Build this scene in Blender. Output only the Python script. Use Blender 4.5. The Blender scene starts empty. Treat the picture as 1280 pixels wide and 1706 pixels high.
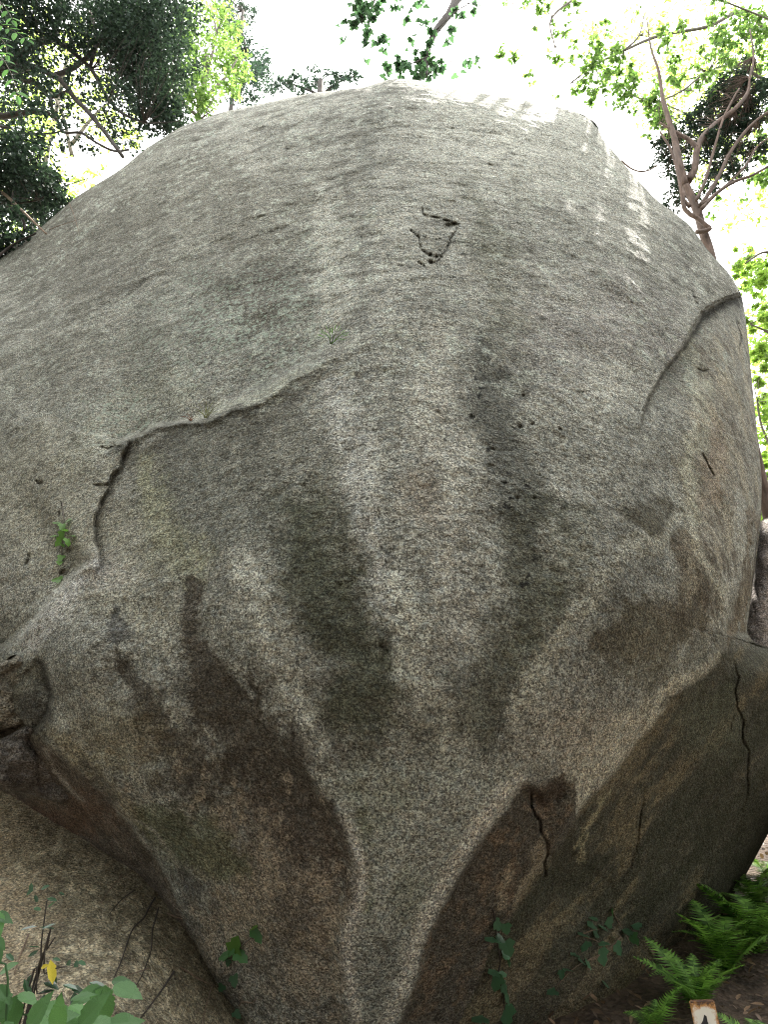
import bpy, math, random
import numpy as np
from mathutils import Vector, Matrix, Quaternion

random.seed(7)
RNG = np.random.default_rng(11)
C = bpy.context.scene.collection
SC = bpy.context.scene

# ---------------------------------------------------------------- camera
CAMZ = 1.5
PITCH = math.radians(22.0)
FPX = 1240.0
cam_d = bpy.data.cameras.new('camera')
cam = bpy.data.objects.new('camera', cam_d)
C.objects.link(cam)
cam.location = (0, 0, CAMZ)
cam.rotation_euler = (math.pi / 2 + PITCH, 0, 0)
cam_d.sensor_fit = 'HORIZONTAL'
cam_d.sensor_width = 36.0
cam_d.lens = 36.0 * FPX / 1280.0
cam_d.clip_start = 0.05
cam_d.clip_end = 500
SC.camera = cam

# ---------------------------------------------------------------- world
SUN = Vector((0.27, 0.44, 0.86)).normalized()
SUN_EL = math.asin(SUN.z)
SUN_ROT = math.atan2(SUN.x, SUN.y)
W = bpy.data.worlds.new('World')
SC.world = W
W.use_nodes = True
wn = W.node_tree
wn.nodes.clear()
wo = wn.nodes.new('ShaderNodeOutputWorld')
bg = wn.nodes.new('ShaderNodeBackground')
sky = wn.nodes.new('ShaderNodeTexSky')
sky.sky_type = 'NISHITA'
sky.sun_disc = False
sky.sun_elevation = SUN_EL
sky.sun_rotation = SUN_ROT
sky.dust_density = 2.5
tc = wn.nodes.new('ShaderNodeTexCoord')
cn = wn.nodes.new('ShaderNodeTexNoise')
cn.inputs['Scale'].default_value = 2.2
cn.inputs['Detail'].default_value = 5
cr = wn.nodes.new('ShaderNodeMapRange')
cr.inputs['From Min'].default_value = 0.35
cr.inputs['From Max'].default_value = 0.6
cr.inputs['To Min'].default_value = 0.62
cr.inputs['To Max'].default_value = 0.9
cm = wn.nodes.new('ShaderNodeMix')
cm.data_type = 'RGBA'
cm.inputs[7].default_value = (8.3, 8.2, 7.9, 1)      # thin bright cloud
wn.links.new(tc.outputs['Generated'], cn.inputs['Vector'])
wn.links.new(cn.outputs['Fac'], cr.inputs['Value'])
wn.links.new(cr.outputs[0], cm.inputs[0])
wn.links.new(sky.outputs[0], cm.inputs[6])
wn.links.new(cm.outputs[2], bg.inputs['Color'])
bg.inputs['Strength'].default_value = 0.12
wn.links.new(bg.outputs[0], wo.inputs[0])

sun_d = bpy.data.lights.new('sun', 'SUN')
sun_d.energy = 4.0
sun_d.angle = math.radians(0.5)
sun_d.color = (1.0, 0.95, 0.86)
sun_o = bpy.data.objects.new('sun', sun_d)
C.objects.link(sun_o)
sun_o.location = SUN * 60
sun_o.rotation_euler = SUN.to_track_quat('Z', 'Y').to_euler()

SC.view_settings.view_transform = 'Standard'
SC.view_settings.look = 'None'
SC.view_settings.gamma = 1.0
SC.view_settings.use_curve_mapping = False
SC.view_settings.exposure = 2.45
SC.render.engine = 'CYCLES'
SC.cycles.max_bounces = 8
SC.cycles.diffuse_bounces = 4
SC.cycles.transparent_max_bounces = 8
SC.cycles.use_denoising = True
SC.cycles.denoising_input_passes = 'RGB_ALBEDO_NORMAL'
SC.cycles.denoising_prefilter = 'NONE'
SC.cycles.use_adaptive_sampling = False
SC.cycles.filter_width = 1.15
SC.cycles.sample_clamp_indirect = 4.0
# ---------------------------------------------------------------- helpers
CP, SP = math.cos(PITCH), math.sin(PITCH)

def at(px, py, Y):
    """pixel of the photograph + horizontal distance -> point in the place"""
    dx = (px - 640.0) / FPX
    dv = (853.0 - py) / FPX
    ry = CP - SP * dv
    rz = SP + CP * dv
    t = Y / ry
    return Vector((dx * t, Y, CAMZ + rz * t))

def at_np(px, py, Y):
    dx = (px - 640.0) / FPX
    dv = (853.0 - py) / FPX
    ry = CP - SP * dv
    rz = SP + CP * dv
    t = Y / ry
    return np.stack([dx * t, Y, CAMZ + rz * t], -1)

def sstep(a, b, x):
    t = np.clip((x - a) / (b - a), 0, 1)
    return t * t * (3 - 2 * t)

_perm = np.random.default_rng(3).random(65536)
def _h(ix, iy, iz):
    n = (ix * 73856093) ^ (iy * 19349663) ^ (iz * 83492791)
    n = (n ^ (n >> 13)) * 1274126177
    return _perm[(n & 0xffff)]

def vnoise(p):
    """value noise 0..1 at points p (n,3)"""
    i = np.floor(p).astype(np.int64)
    f = p - i
    f = f * f * (3 - 2 * f)
    ix, iy, iz = i[..., 0], i[..., 1], i[..., 2]
    fx, fy, fz = f[..., 0], f[..., 1], f[..., 2]
    r = 0
    for dx in (0, 1):
        wx = fx if dx else 1 - fx
        for dy in (0, 1):
            wy = fy if dy else 1 - fy
            for dz in (0, 1):
                wz = fz if dz else 1 - fz
                r = r + wx * wy * wz * _h(ix + dx, iy + dy, iz + dz)
    return r

_ROT = np.array(Matrix.Rotation(.9, 3, Vector((.3, .8, .5)).normalized()))
def fbm(p, scale, octaves=4, off=0.0, rough=0.5):
    """about -1..1"""
    a, s, t, n = 1.0, scale, 0, 0
    p = p @ _ROT
    for k in range(octaves):
        t = t + a * (vnoise(p * s + 17.3 * k + off) * 2 - 1)
        n += a
        a *= rough
        s *= 2.03
        p = p @ _ROT
    return t / n * 1.6

def tps(pts):
    """thin plate interpolation through (px, py, value)"""
    P = np.array(pts, float)
    xy = P[:, :2] / 1000.0
    v = P[:, 2]
    n = len(P)
    def U(r2):
        return np.where(r2 > 1e-12, 0.5 * r2 * np.log(r2 + 1e-12), 0)
    d2 = ((xy[:, None] - xy[None]) ** 2).sum(-1)
    A = np.zeros((n + 3, n + 3))
    A[:n, :n] = U(d2) + np.eye(n) * 1e-3
    A[:n, n] = 1
    A[:n, n + 1:] = xy
    A[n, :n] = 1
    A[n + 1:, :n] = xy.T
    b = np.zeros(n + 3)
    b[:n] = v
    w = np.linalg.solve(A, b)
    def f(X, Y):
        X = X / 1000.0
        Y = Y / 1000.0
        r = w[n] + w[n + 1] * X + w[n + 2] * Y
        for k in range(n):
            r = r + w[k] * U((X - xy[k, 0]) ** 2 + (Y - xy[k, 1]) ** 2)
        return r
    return f

def near(X, Y, poly, pad):
    """polyd worked out only close to the line; far away the distance is huge"""
    P = np.array([p[:2] for p in poly], float)
    m = (X > P[:, 0].min() - pad) & (X < P[:, 0].max() + pad) & (Y > P[:, 1].min() - pad) & (Y < P[:, 1].max() + pad)
    b = np.full(X.shape, 1e4); sd = np.full(X.shape, -1e4); t = np.zeros(X.shape)
    if m.any(): b[m], sd[m], t[m] = polyd(X[m], Y[m], P)
    return b, sd, t

def polyd(X, Y, poly):
    """distance to a polyline, signed (+ on the right hand while walking it), place along it 0..1"""
    P = np.array(poly, float)
    D = P[1:, :2] - P[:-1, :2]
    L = np.hypot(*D.T)
    U = D / L[:, None]
    cum = np.concatenate([[0], np.cumsum(L)])
    best = np.full(X.shape, 1e9)
    sg = np.zeros(X.shape)
    tt = np.zeros(X.shape)
    n = len(D)
    for k in range(n):
        x0, y0 = P[k, :2]
        dx, dy = D[k]
        t = ((X - x0) * dx + (Y - y0) * dy) / (dx * dx + dy * dy)
        tc_ = np.clip(t, 0, 1)
        d = np.hypot(X - x0 - tc_ * dx, Y - y0 - tc_ * dy)
        # at a corner the side is told by the mean direction of its two segments
        ua = U[k] + U[max(0, k - 1)]
        ub = U[k] + U[min(n - 1, k + 1)]
        x1, y1 = P[k + 1, :2]
        cr_ = np.where(t <= 0, ua[0] * (Y - y0) - ua[1] * (X - x0),
                       np.where(t >= 1, ub[0] * (Y - y1) - ub[1] * (X - x1), dx * (Y - y0) - dy * (X - x0)))
        m = d < best
        best = np.where(m, d, best)
        sg = np.where(m, np.sign(cr_), sg)
        tt = np.where(m, (cum[k] + tc_ * L[k]) / cum[-1], tt)
    return best, sg * best, tt

def ends(t, a=0.12, b=0.12):
    r = np.ones_like(t)
    if a > 0: r = r * sstep(0, a, t)
    if b > 0: r = r * sstep(0, b, 1 - t)
    return r

def tag(o, label=None, cat=None, group=None, kind=None):
    if label: o['label'] = label
    if cat: o['category'] = cat
    if group: o['group'] = group
    if kind: o['kind'] = kind
    return o

def empty(name, loc, parent=None):
    o = bpy.data.objects.new(name, None)
    o.empty_display_size = 0.1
    C.objects.link(o)
    o.location = loc
    if parent: o.parent = parent
    return o

def mesh_np(name, V, F, mat, smooth=True):
    """V (n,3), F (m,3|4) arrays"""
    me = bpy.data.meshes.new(name)
    V = np.asarray(V, np.float32)
    F = np.asarray(F, np.int32)
    me.vertices.add(len(V))
    me.vertices.foreach_set('co', V.ravel())
    k = F.shape[1]
    me.loops.add(F.size)
    me.loops.foreach_set('vertex_index', F.ravel())
    me.polygons.add(len(F))
    me.polygons.foreach_set('loop_start', np.arange(0, F.size, k, dtype=np.int32))
    me.polygons.foreach_set('loop_total', np.full(len(F), k, np.int32))
    if smooth:
        me.polygons.foreach_set('use_smooth', np.ones(len(F), bool))
    me.update(calc_edges=True)
    me.validate()
    if mat: me.materials.append(mat)
    return me

def link(name, me, parent=None, loc=None):
    o = bpy.data.objects.new(name, me)
    C.objects.link(o)
    if parent: o.parent = parent
    if loc is not None: o.location = loc
    return o

class MB:
    """collects tubes and plates, world coordinates"""
    def __init__(s): s.v = []; s.f = []; s.n = 0
    def tube(s, pts, rads, sides=7, wob=0.0):
        pts = [Vector(p) for p in pts]
        rings = []
        up = Vector((0.13, 0.2, 1)).normalized()
        for i, p in enumerate(pts):
            a = pts[max(0, i - 1)]; b = pts[min(len(pts) - 1, i + 1)]
            d = (b - a).normalized()
            u = d.cross(up)
            if u.length < 1e-3: u = d.cross(Vector((1, 0, 0)))
            u.normalize(); w = d.cross(u)
            r = rads[i] if hasattr(rads, '__len__') else rads
            ring = []
            for k in range(sides):
                q = 2 * math.pi * k / sides
                rr = r * (1 + wob * (random.random() - .5))
                ring.append(p + (u * math.cos(q) + w * math.sin(q)) * rr)
            rings.append(ring)
        b0 = s.n
        for r in rings: s.v += r
        s.n += len(rings) * sides
        for i in range(len(rings) - 1):
            for k in range(sides):
                a = b0 + i * sides + k; b = b0 + i * sides + (k + 1) % sides
                s.f.append((a, b, b + sides, a + sides))
        c0 = s.n; s.v.append(pts[0]); s.v.append(pts[-1]); s.n += 2
        e = b0 + (len(rings) - 1) * sides
        for k in range(sides):
            s.f.append((c0, b0 + (k + 1) % sides, b0 + k))
            s.f.append((c0 + 1, e + k, e + (k + 1) % sides))
    def build(s, name, mat, parent=None, smooth=True):
        org = Vector((0, 0, 0))
        if parent: org = parent.matrix_basis.translation
        me = bpy.data.meshes.new(name)
        if not parent: org = Vector(s.v[0])
        me.from_pydata([tuple(v - org) for v in s.v], [], s.f)
        if smooth:
            me.polygons.foreach_set('use_smooth', [True] * len(me.polygons))
        me.materials.append(mat)
        o = link(name, me, parent)
        if not parent: o.location = org
        return o

def curve(pts, n=6):
    """Catmull-Rom through points"""
    P = [Vector(p) for p in pts]
    P = [P[0] * 2 - P[1]] + P + [P[-1] * 2 - P[-2]]
    out = []
    for i in range(1, len(P) - 2):
        for k in range(n):
            t = k / n
            out.append(0.5 * ((2 * P[i]) + (P[i + 1] - P[i - 1]) * t + (2 * P[i - 1] - 5 * P[i] + 4 * P[i + 1] - P[i + 2]) * t * t
                              + (-P[i - 1] + 3 * P[i] - 3 * P[i + 1] + P[i + 2]) * t ** 3))
    out.append(P[-2])
    return out

def taper(n, a, b): return [a + (b - a) * i / (n - 1) for i in range(n)]

def facets(X, Y, n, seed, box, tilt, curv):
    """broken rock: tilted near-planar facets meeting at sharp edges"""
    r = np.random.default_rng(seed)
    best = np.full(X.shape, 1e9)
    for _ in range(n):
        cx, cy = r.uniform(box[0], box[1]), r.uniform(box[2], box[3])
        a = r.uniform(0, 2 * math.pi); g = tilt * r.uniform(.3, 1)
        h = r.uniform(-.3, .3) * tilt * 30
        v = h + g * (math.cos(a) * (X - cx) + math.sin(a) * (Y - cy)) + curv * ((X - cx) ** 2 + (Y - cy) ** 2)
        best = np.minimum(best, v)
    return best

# ---------------------------------------------------------------- materials
def new_mat(name):
    m = bpy.data.materials.new(name)
    m.use_nodes = True
    nt = m.node_tree
    nt.nodes.clear()
    out = nt.nodes.new('ShaderNodeOutputMaterial')
    return m, nt, out

def N(nt, kind, **kw):
    n = nt.nodes.new(kind)
    for k, v in kw.items():
        if k[0] == '_': setattr(n, k[1:], v)
        else: n.inputs[k.replace('_', ' ')].default_value = v
    return n

def ramp(nt, src, a, b, lo, hi):
    r = nt.nodes.new('ShaderNodeMapRange')
    r.inputs['From Min'].default_value = a
    r.inputs['From Max'].default_value = b
    r.inputs['To Min'].default_value = lo
    r.inputs['To Max'].default_value = hi
    nt.links.new(src, r.inputs['Value'])
    return r.outputs[0]

def mix(nt, fac, a, b, blend='MIX'):
    m = nt.nodes.new('ShaderNodeMix')
    m.data_type = 'RGBA'
    m.blend_type = blend
    for s, v in ((0, fac), (6, a), (7, b)):
        if isinstance(v, (int, float)): m.inputs[s].default_value = v
        elif isinstance(v, tuple): m.inputs[s].default_value = v + (1,) if len(v) == 3 else v
        else: nt.links.new(v, m.inputs[s])
    return m.outputs[2]

def math_n(nt, op, a, b=0.0):
    m = nt.nodes.new('ShaderNodeMath')
    m.operation = op
    for s, v in ((0, a), (1, b)):
        if isinstance(v, (int, float)): m.inputs[s].default_value = v
        else: nt.links.new(v, m.inputs[s])
    return m.outputs[0]

def rock_mat(name, col=None, grain=185.0, contrast=1.0, bump=1.0):
    m, nt, out = new_mat(name)
    L = nt.links.new
    tcn = N(nt, 'ShaderNodeTexCoord')
    co = tcn.outputs['Object']
    if col is None:
        a = N(nt, 'ShaderNodeAttribute', _attribute_name='Col')
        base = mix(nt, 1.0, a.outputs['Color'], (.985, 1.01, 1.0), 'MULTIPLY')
        li = N(nt, 'ShaderNodeAttribute', _attribute_name='Lichen').outputs['Fac']
        pt = N(nt, 'ShaderNodeAttribute', _attribute_name='Pit').outputs['Fac']
    else:
        nb = N(nt, 'ShaderNodeTexNoise', Scale=3.0, Detail=6.0)
        L(co, nb.inputs['Vector'])
        base = mix(nt, ramp(nt, nb.outputs['Fac'], .35, .65, 0, 1), tuple(c * .65 for c in col), tuple(c * 1.25 for c in col))
        li = None
        pt = None
    # crystals of the granite: three sizes of speckle
    n1 = N(nt, 'ShaderNodeTexNoise', Scale=grain * .78, Detail=3.0, Roughness=0.72)
    n2 = N(nt, 'ShaderNodeTexNoise', Scale=grain * 0.36, Detail=4.0, Roughness=0.65)
    n3 = N(nt, 'ShaderNodeTexNoise', Scale=grain * 0.07, Detail=5.0, Roughness=0.65)
    mp = N(nt, 'ShaderNodeMapping')
    mp.inputs['Scale'].default_value = (0.75, 1.0, 1.2)
    L(co, mp.inputs['Vector'])
    for n in (n1, n2, n3): L(mp.outputs[0], n.inputs['Vector'])
    v1 = ramp(nt, n1.outputs['Fac'], .36, .66, 1 - .72 * contrast, 1 + .8 * contrast)
    v2 = ramp(nt, n2.outputs['Fac'], .36, .64, 1 - .27 * contrast, 1 + .27 * contrast)
    v3 = ramp(nt, n3.outputs['Fac'], .35, .65, 1 - .22 * contrast, 1 + .22 * contrast)
    v = math_n(nt, 'MULTIPLY', math_n(nt, 'MULTIPLY', v1, v2), v3)
    # warm / cool drift between grains
    nh = N(nt, 'ShaderNodeTexNoise', Scale=grain * 0.21, Detail=3.0)
    L(co, nh.inputs['Vector'])
    tint = mix(nt, ramp(nt, nh.outputs['Fac'], .35, .65, 0, 1), (1.06, 1.0, .91), (.96, 1.01, 1.03))
    c = mix(nt, 1.0, base, tint, 'MULTIPLY')
    cv = nt.nodes.new('ShaderNodeVectorMath'); cv.operation = 'SCALE'
    L(c, cv.inputs[0]); L(v, cv.inputs['Scale'])
    c = cv.outputs[0]
    # black mica flecks and pale feldspar
    vo = N(nt, 'ShaderNodeTexVoronoi', Scale=grain * 0.72)
    L(co, vo.inputs['Vector'])
    sep = nt.nodes.new('ShaderNodeSeparateColor'); L(vo.outputs['Color'], sep.inputs[0])
    cc = nt.nodes.new('ShaderNodeVectorMath'); cc.operation = 'SCALE'
    L(c, cc.inputs[0]); L(ramp(nt, sep.outputs[2], 0, 1, 1 - .42 * contrast, 1 + .42 * contrast), cc.inputs['Scale'])
    c = cc.outputs[0]
    c = mix(nt, math_n(nt, 'MULTIPLY', ramp(nt, sep.outputs[0], .80, .82, 0, 1), .5), c, (.035, .033, .03))
    c = mix(nt, math_n(nt, 'MULTIPLY', ramp(nt, sep.outputs[1], .84, .86, 0, 1), .7), c, mix(nt, 1.0, base, (2.1, 2.1, 2.0), 'MULTIPLY'))
    if li is not None:
        nl = N(nt, 'ShaderNodeTexNoise', Scale=34.0, Detail=3.0, Roughness=.6)
        L(co, nl.inputs['Vector'])
        f = math_n(nt, 'MULTIPLY', ramp(nt, nl.outputs['Fac'], .52, .60, 0, 1), li)
        c = mix(nt, f, c, (.34, .40, .33))
        npit = N(nt, 'ShaderNodeTexNoise', Scale=22.0, Detail=2.0, Roughness=.6)
        L(co, npit.inputs['Vector'])
        fp = math_n(nt, 'MULTIPLY', ramp(nt, npit.outputs['Fac'], .62, .68, 0, 1), pt)
        c = mix(nt, fp, c, (.02, .02, .017))
    b = N(nt, 'ShaderNodeBsdfPrincipled', Roughness=.92)
    b.inputs['Specular IOR Level'].default_value = .22
    L(c, b.inputs['Base Color'])
    # relief: coarse grains + pebbly weathering
    h = math_n(nt, 'ADD', math_n(nt, 'MULTIPLY', n1.outputs['Fac'], .28),
               math_n(nt, 'ADD', math_n(nt, 'MULTIPLY', n2.outputs['Fac'], 1.0), math_n(nt, 'MULTIPLY', n3.outputs['Fac'], 3.2)))
    bp = N(nt, 'ShaderNodeBump', Strength=1.0, Distance=.019 * bump)
    L(h, bp.inputs['Height'])
    L(bp.outputs[0], b.inputs['Normal'])
    L(b.outputs[0], out.inputs[0])
    return m

def leaf_mat(name, col, var=.35, trans=.45, rough=.5, spec=.4, col2=None, tmul=1.5, ttint=(1.0, 1.06, .7)):
    m, nt, out = new_mat(name)
    L = nt.links.new
    g = nt.nodes.new('ShaderNodeNewGeometry')
    oi = nt.nodes.new('ShaderNodeObjectInfo')
    r = math_n(nt, 'FRACT', math_n(nt, 'ADD', g.outputs['Random Per Island'], oi.outputs['Random']))
    lo = tuple(c * (1 - var) for c in col)
    hi = tuple(min(1, c * (1 + var)) for c in (col2 or col))
    c = mix(nt, r, lo, hi)
    nz = N(nt, 'ShaderNodeTexNoise', Scale=60.0, Detail=3.0)
    tcn = N(nt, 'ShaderNodeTexCoord'); L(tcn.outputs['Object'], nz.inputs['Vector'])
    c = mix(nt, 1.0, c, mix(nt, ramp(nt, nz.outputs['Fac'], .3, .7, 0, 1), (.8, .8, .8), (1.2, 1.2, 1.15)), 'MULTIPLY')
    b = N(nt, 'ShaderNodeBsdfPrincipled', Roughness=rough)
    b.inputs['Specular IOR Level'].default_value = spec
    L(c, b.inputs['Base Color'])
    t = nt.nodes.new('ShaderNodeBsdfTranslucent')
    tcl = mix(nt, 1.0, c, tuple(tmul * q for q in ttint), 'MULTIPLY')
    L(tcl, t.inputs['Color'])
    ms = nt.nodes.new('ShaderNodeMixShader')
    ms.inputs[0].default_value = trans
    L(b.outputs[0], ms.inputs[1]); L(t.outputs[0], ms.inputs[2])
    L(ms.outputs[0], out.inputs[0])
    return m

def bark_mat(name, col, scale=30.0, stretch=.25):
    m, nt, out = new_mat(name)
    L = nt.links.new
    tcn = N(nt, 'ShaderNodeTexCoord')
    mp = N(nt, 'ShaderNodeMapping'); mp.inputs['Scale'].default_value = (1, 1, stretch)
    L(tcn.outputs['Object'], mp.inputs[0])
    n = N(nt, 'ShaderNodeTexNoise', Scale=scale, Detail=6.0, Roughness=.7)
    L(mp.outputs[0], n.inputs['Vector'])
    n2 = N(nt, 'ShaderNodeTexNoise', Scale=scale * .15, Detail=4.0)
    L(tcn.outputs['Object'], n2.inputs['Vector'])
    c = mix(nt, ramp(nt, n.outputs['Fac'], .35, .65, 0, 1), tuple(x * .5 for x in col), tuple(x * 1.35 for x in col))
    c = mix(nt, ramp(nt, n2.outputs['Fac'], .45, .6, 0, .5), c, tuple(x * .6 + .05 for x in col))
    b = N(nt, 'ShaderNodeBsdfPrincipled', Roughness=.9)
    L(c, b.inputs['Base Color'])
    bp = N(nt, 'ShaderNodeBump', Strength=.8, Distance=.02)
    L(n.outputs['Fac'], bp.inputs['Height']); L(bp.outputs[0], b.inputs['Normal'])
    L(b.outputs[0], out.inputs[0])
    return m
# ---------------------------------------------------------------- ground
def ground_h(x, y):
    y = np.asarray(y, float); x = np.asarray(x, float)
    r = np.log1p(np.exp((y - 2.2) * 3)) / 3 * 0.26
    far = np.log1p(np.exp((y - 9) * 1.0)) * 0.14
    return np.minimum(r - far, 3.4) + 0.0 * x

def gz(x, y): return float(ground_h(x, y))

def make_ground():
    xs = np.concatenate([np.linspace(-150, -8, 22), np.linspace(-7.8, 7.8, 260), np.linspace(8, 150, 22)])
    ys = np.concatenate([np.linspace(-150, -5, 22), np.linspace(-4.8, 12, 280), np.linspace(12.3, 200, 30)])
    X, Y = np.meshgrid(xs, ys)
    P = np.stack([X, Y, X * 0], -1)
    Z = ground_h(X, Y) + fbm(P, .5, 3) * .05 + fbm(P, 3.0, 4) * .025 + fbm(P, 14., 2) * .008
    V = np.stack([X, Y, Z], -1).reshape(-1, 3)
    nx, ny = len(xs), len(ys)
    i = np.arange(nx * ny).reshape(ny, nx)
    F = np.stack([i[:-1, :-1], i[:-1, 1:], i[1:, 1:], i[1:, :-1]], -1).reshape(-1, 4)
    m, nt, out = new_mat('forest_soil')
    L = nt.links.new
    tcn = N(nt, 'ShaderNodeTexCoord')
    n = N(nt, 'ShaderNodeTexNoise', Scale=9.0, Detail=8.0, Roughness=.7); L(tcn.outputs['Object'], n.inputs['Vector'])
    v = N(nt, 'ShaderNodeTexVoronoi', Scale=38.0); L(tcn.outputs['Object'], v.inputs['Vector'])
    c = mix(nt, ramp(nt, n.outputs['Fac'], .35, .65, 0, 1), (.035, .024, .018), (.12, .085, .062))
    sp = nt.nodes.new('ShaderNodeSeparateColor'); L(v.outputs['Color'], sp.inputs[0])
    c = mix(nt, ramp(nt, sp.outputs[0], .6, .95, 0, .5), c, (.17, .12, .085))
    b = N(nt, 'ShaderNodeBsdfPrincipled', Roughness=.95); L(c, b.inputs['Base Color'])
    bp = N(nt, 'ShaderNodeBump', Strength=1.0, Distance=.03)
    L(math_n(nt, 'ADD', n.outputs['Fac'], math_n(nt, 'MULTIPLY', v.outputs['Distance'], .5)), bp.inputs['Height'])
    L(bp.outputs[0], b.inputs['Normal']); L(b.outputs[0], out.inputs[0])
    o = link('ground', mesh_np('ground', V, F, m))
    tag(o, kind='structure')
make_ground()

# ---------------------------------------------------------------- rocks
def build_rock(name, sil, cen, field, mat, n=200, rim_w=60., rim_a=.45, back=2.0, colour=None, backrings=14, base=None):
    """closed rock: its near face follows the measured distances, its far side is rounded off behind"""
    S = np.array(sil, float)
    cx, cy = cen
    # silhouette smoothed a little, then looked up by angle
    dens = []
    for k in range(len(S)):
        a, b = S[k], S[(k + 1) % len(S)]
        m = max(2, int(np.hypot(*(b - a)) / 4))
        for j in range(m): dens.append(a + (b - a) * j / m)
    D = np.array(dens)
    for _ in range(8): D = (np.roll(D, 1, 0) + D * 2 + np.roll(D, -1, 0)) / 4
    ang = np.arctan2(D[:, 1] - cy, D[:, 0] - cx)
    rad = np.hypot(D[:, 1] - cy, D[:, 0] - cx)
    o = np.argsort(ang); ang = ang[o]; rad = rad[o]
    g = np.linspace(-1, 1, n + 1)
    U, Vv = np.meshgrid(g, g)
    s = np.maximum(abs(U), abs(Vv))
    with np.errstate(divide='ignore', invalid='ignore'):
        ph = np.where(abs(U) >= abs(Vv), np.where(U > 0, 0, math.pi) + math.pi / 4 * np.where(U != 0, Vv / U, 0),
                      np.where(Vv > 0, math.pi / 2, -math.pi / 2) - math.pi / 4 * np.where(Vv != 0, U / Vv, 0))
    ph = (ph + math.pi) % (2 * math.pi) - math.pi
    R = np.interp(ph, np.concatenate([ang - 2 * math.pi, ang, ang + 2 * math.pi]), np.tile(rad, 3))
    sp = 1 - (1 - s) ** 1.3
    gr = np.linspace(-math.pi, math.pi, 721)[:-1]
    rg = np.interp(gr, np.concatenate([ang - 2 * math.pi, ang, ang + 2 * math.pi]), np.tile(rad, 3))
    kern = np.exp(-(np.arange(-60, 61) / 26.) ** 2); kern /= kern.sum()
    rs = np.convolve(np.concatenate([rg[-60:], rg, rg[:60]]), kern, 'valid')
    Rs = np.interp(ph, np.concatenate([gr - 2 * math.pi, gr, gr + 2 * math.pi]), np.tile(rs, 3))
    R = Rs + (R - Rs) * sp ** 5
    px = cx + np.cos(ph) * R * sp
    py = cy + np.sin(ph) * R * sp
    X = px.ravel(); Y = py.ravel()
    e = polyd(X, Y, np.concatenate([D[::6], D[:1]]))[0]
    e[(s >= 1 - 1e-9).ravel()] = 0
    if callable(rim_w): rim_w, rim_a = rim_w(X, Y)
    q = np.clip(1 - e / rim_w, 0, 1)
    rim = rim_a * (1 - np.sqrt(np.maximum(0, 1 - q * q)))
    P0 = at_np(X, Y, np.full(X.shape, 4.0))
    d, extra = field(X, Y)
    d = d + rim
    V = at_np(X, Y, d)
    # loop of the silhouette, in order
    i = np.arange((n + 1) ** 2).reshape(n + 1, n + 1)
    F = np.stack([i[:-1, :-1], i[1:, :-1], i[1:, 1:], i[:-1, 1:]], -1).reshape(-1, 4)
    loop = np.concatenate([i[0, :-1], i[:-1, -1], i[-1, :0:-1], i[:0:-1, 0]])
    ring0 = V[loop]
    m = len(loop)
    cenw = ring0.mean(0)
    allV = [V]; allX = [X]; allY = [Y]
    prev = loop
    cnt = len(V)
    Fb = []
    for k in range(1, backrings + 1):
        a = k / backrings * math.pi / 2
        sc = math.cos(a) if k < backrings else 0.02
        ring = cenw + (ring0 - cenw) * sc
        ring[:, 1] = ring0[:, 1] * sc + cenw[1] * (1 - sc) + back * math.sin(a)
        ring = ring + fbm(ring, .8, 3)[:, None] * .06 * back * sc
        idx = np.arange(cnt, cnt + m)
        allV.append(ring)
        allX.append(X[loop]); allY.append(Y[loop])
        Fb.append(np.stack([prev, idx, np.roll(idx, -1), np.roll(prev, -1)], -1))
        prev = idx; cnt += m
    V = np.concatenate(allV); X = np.concatenate(allX); Y = np.concatenate(allY)
    F = np.concatenate([F] + Fb)
    # weathering relief, pushed along the line of sight-free Y axis
    org = np.array(base if base is not None else [cenw[0], cenw[1], V[:, 2].min()])
    me = mesh_np(name, V - org, F, mat)
    # remember surface colour (mineral colour, lichen, stains, some painted shade and light)
    if colour is not None:
        nf = (n + 1) ** 2
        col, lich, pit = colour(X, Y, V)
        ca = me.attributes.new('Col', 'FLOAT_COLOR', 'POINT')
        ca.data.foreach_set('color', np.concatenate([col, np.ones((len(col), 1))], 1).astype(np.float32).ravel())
        la = me.attributes.new('Lichen', 'FLOAT', 'POINT'); la.data.foreach_set('value', lich.astype(np.float32))
        pa = me.attributes.new('Pit', 'FLOAT', 'POINT'); pa.data.foreach_set('value', pit.astype(np.float32))
    ob = link(name, me, None, org)
    return ob

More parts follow.
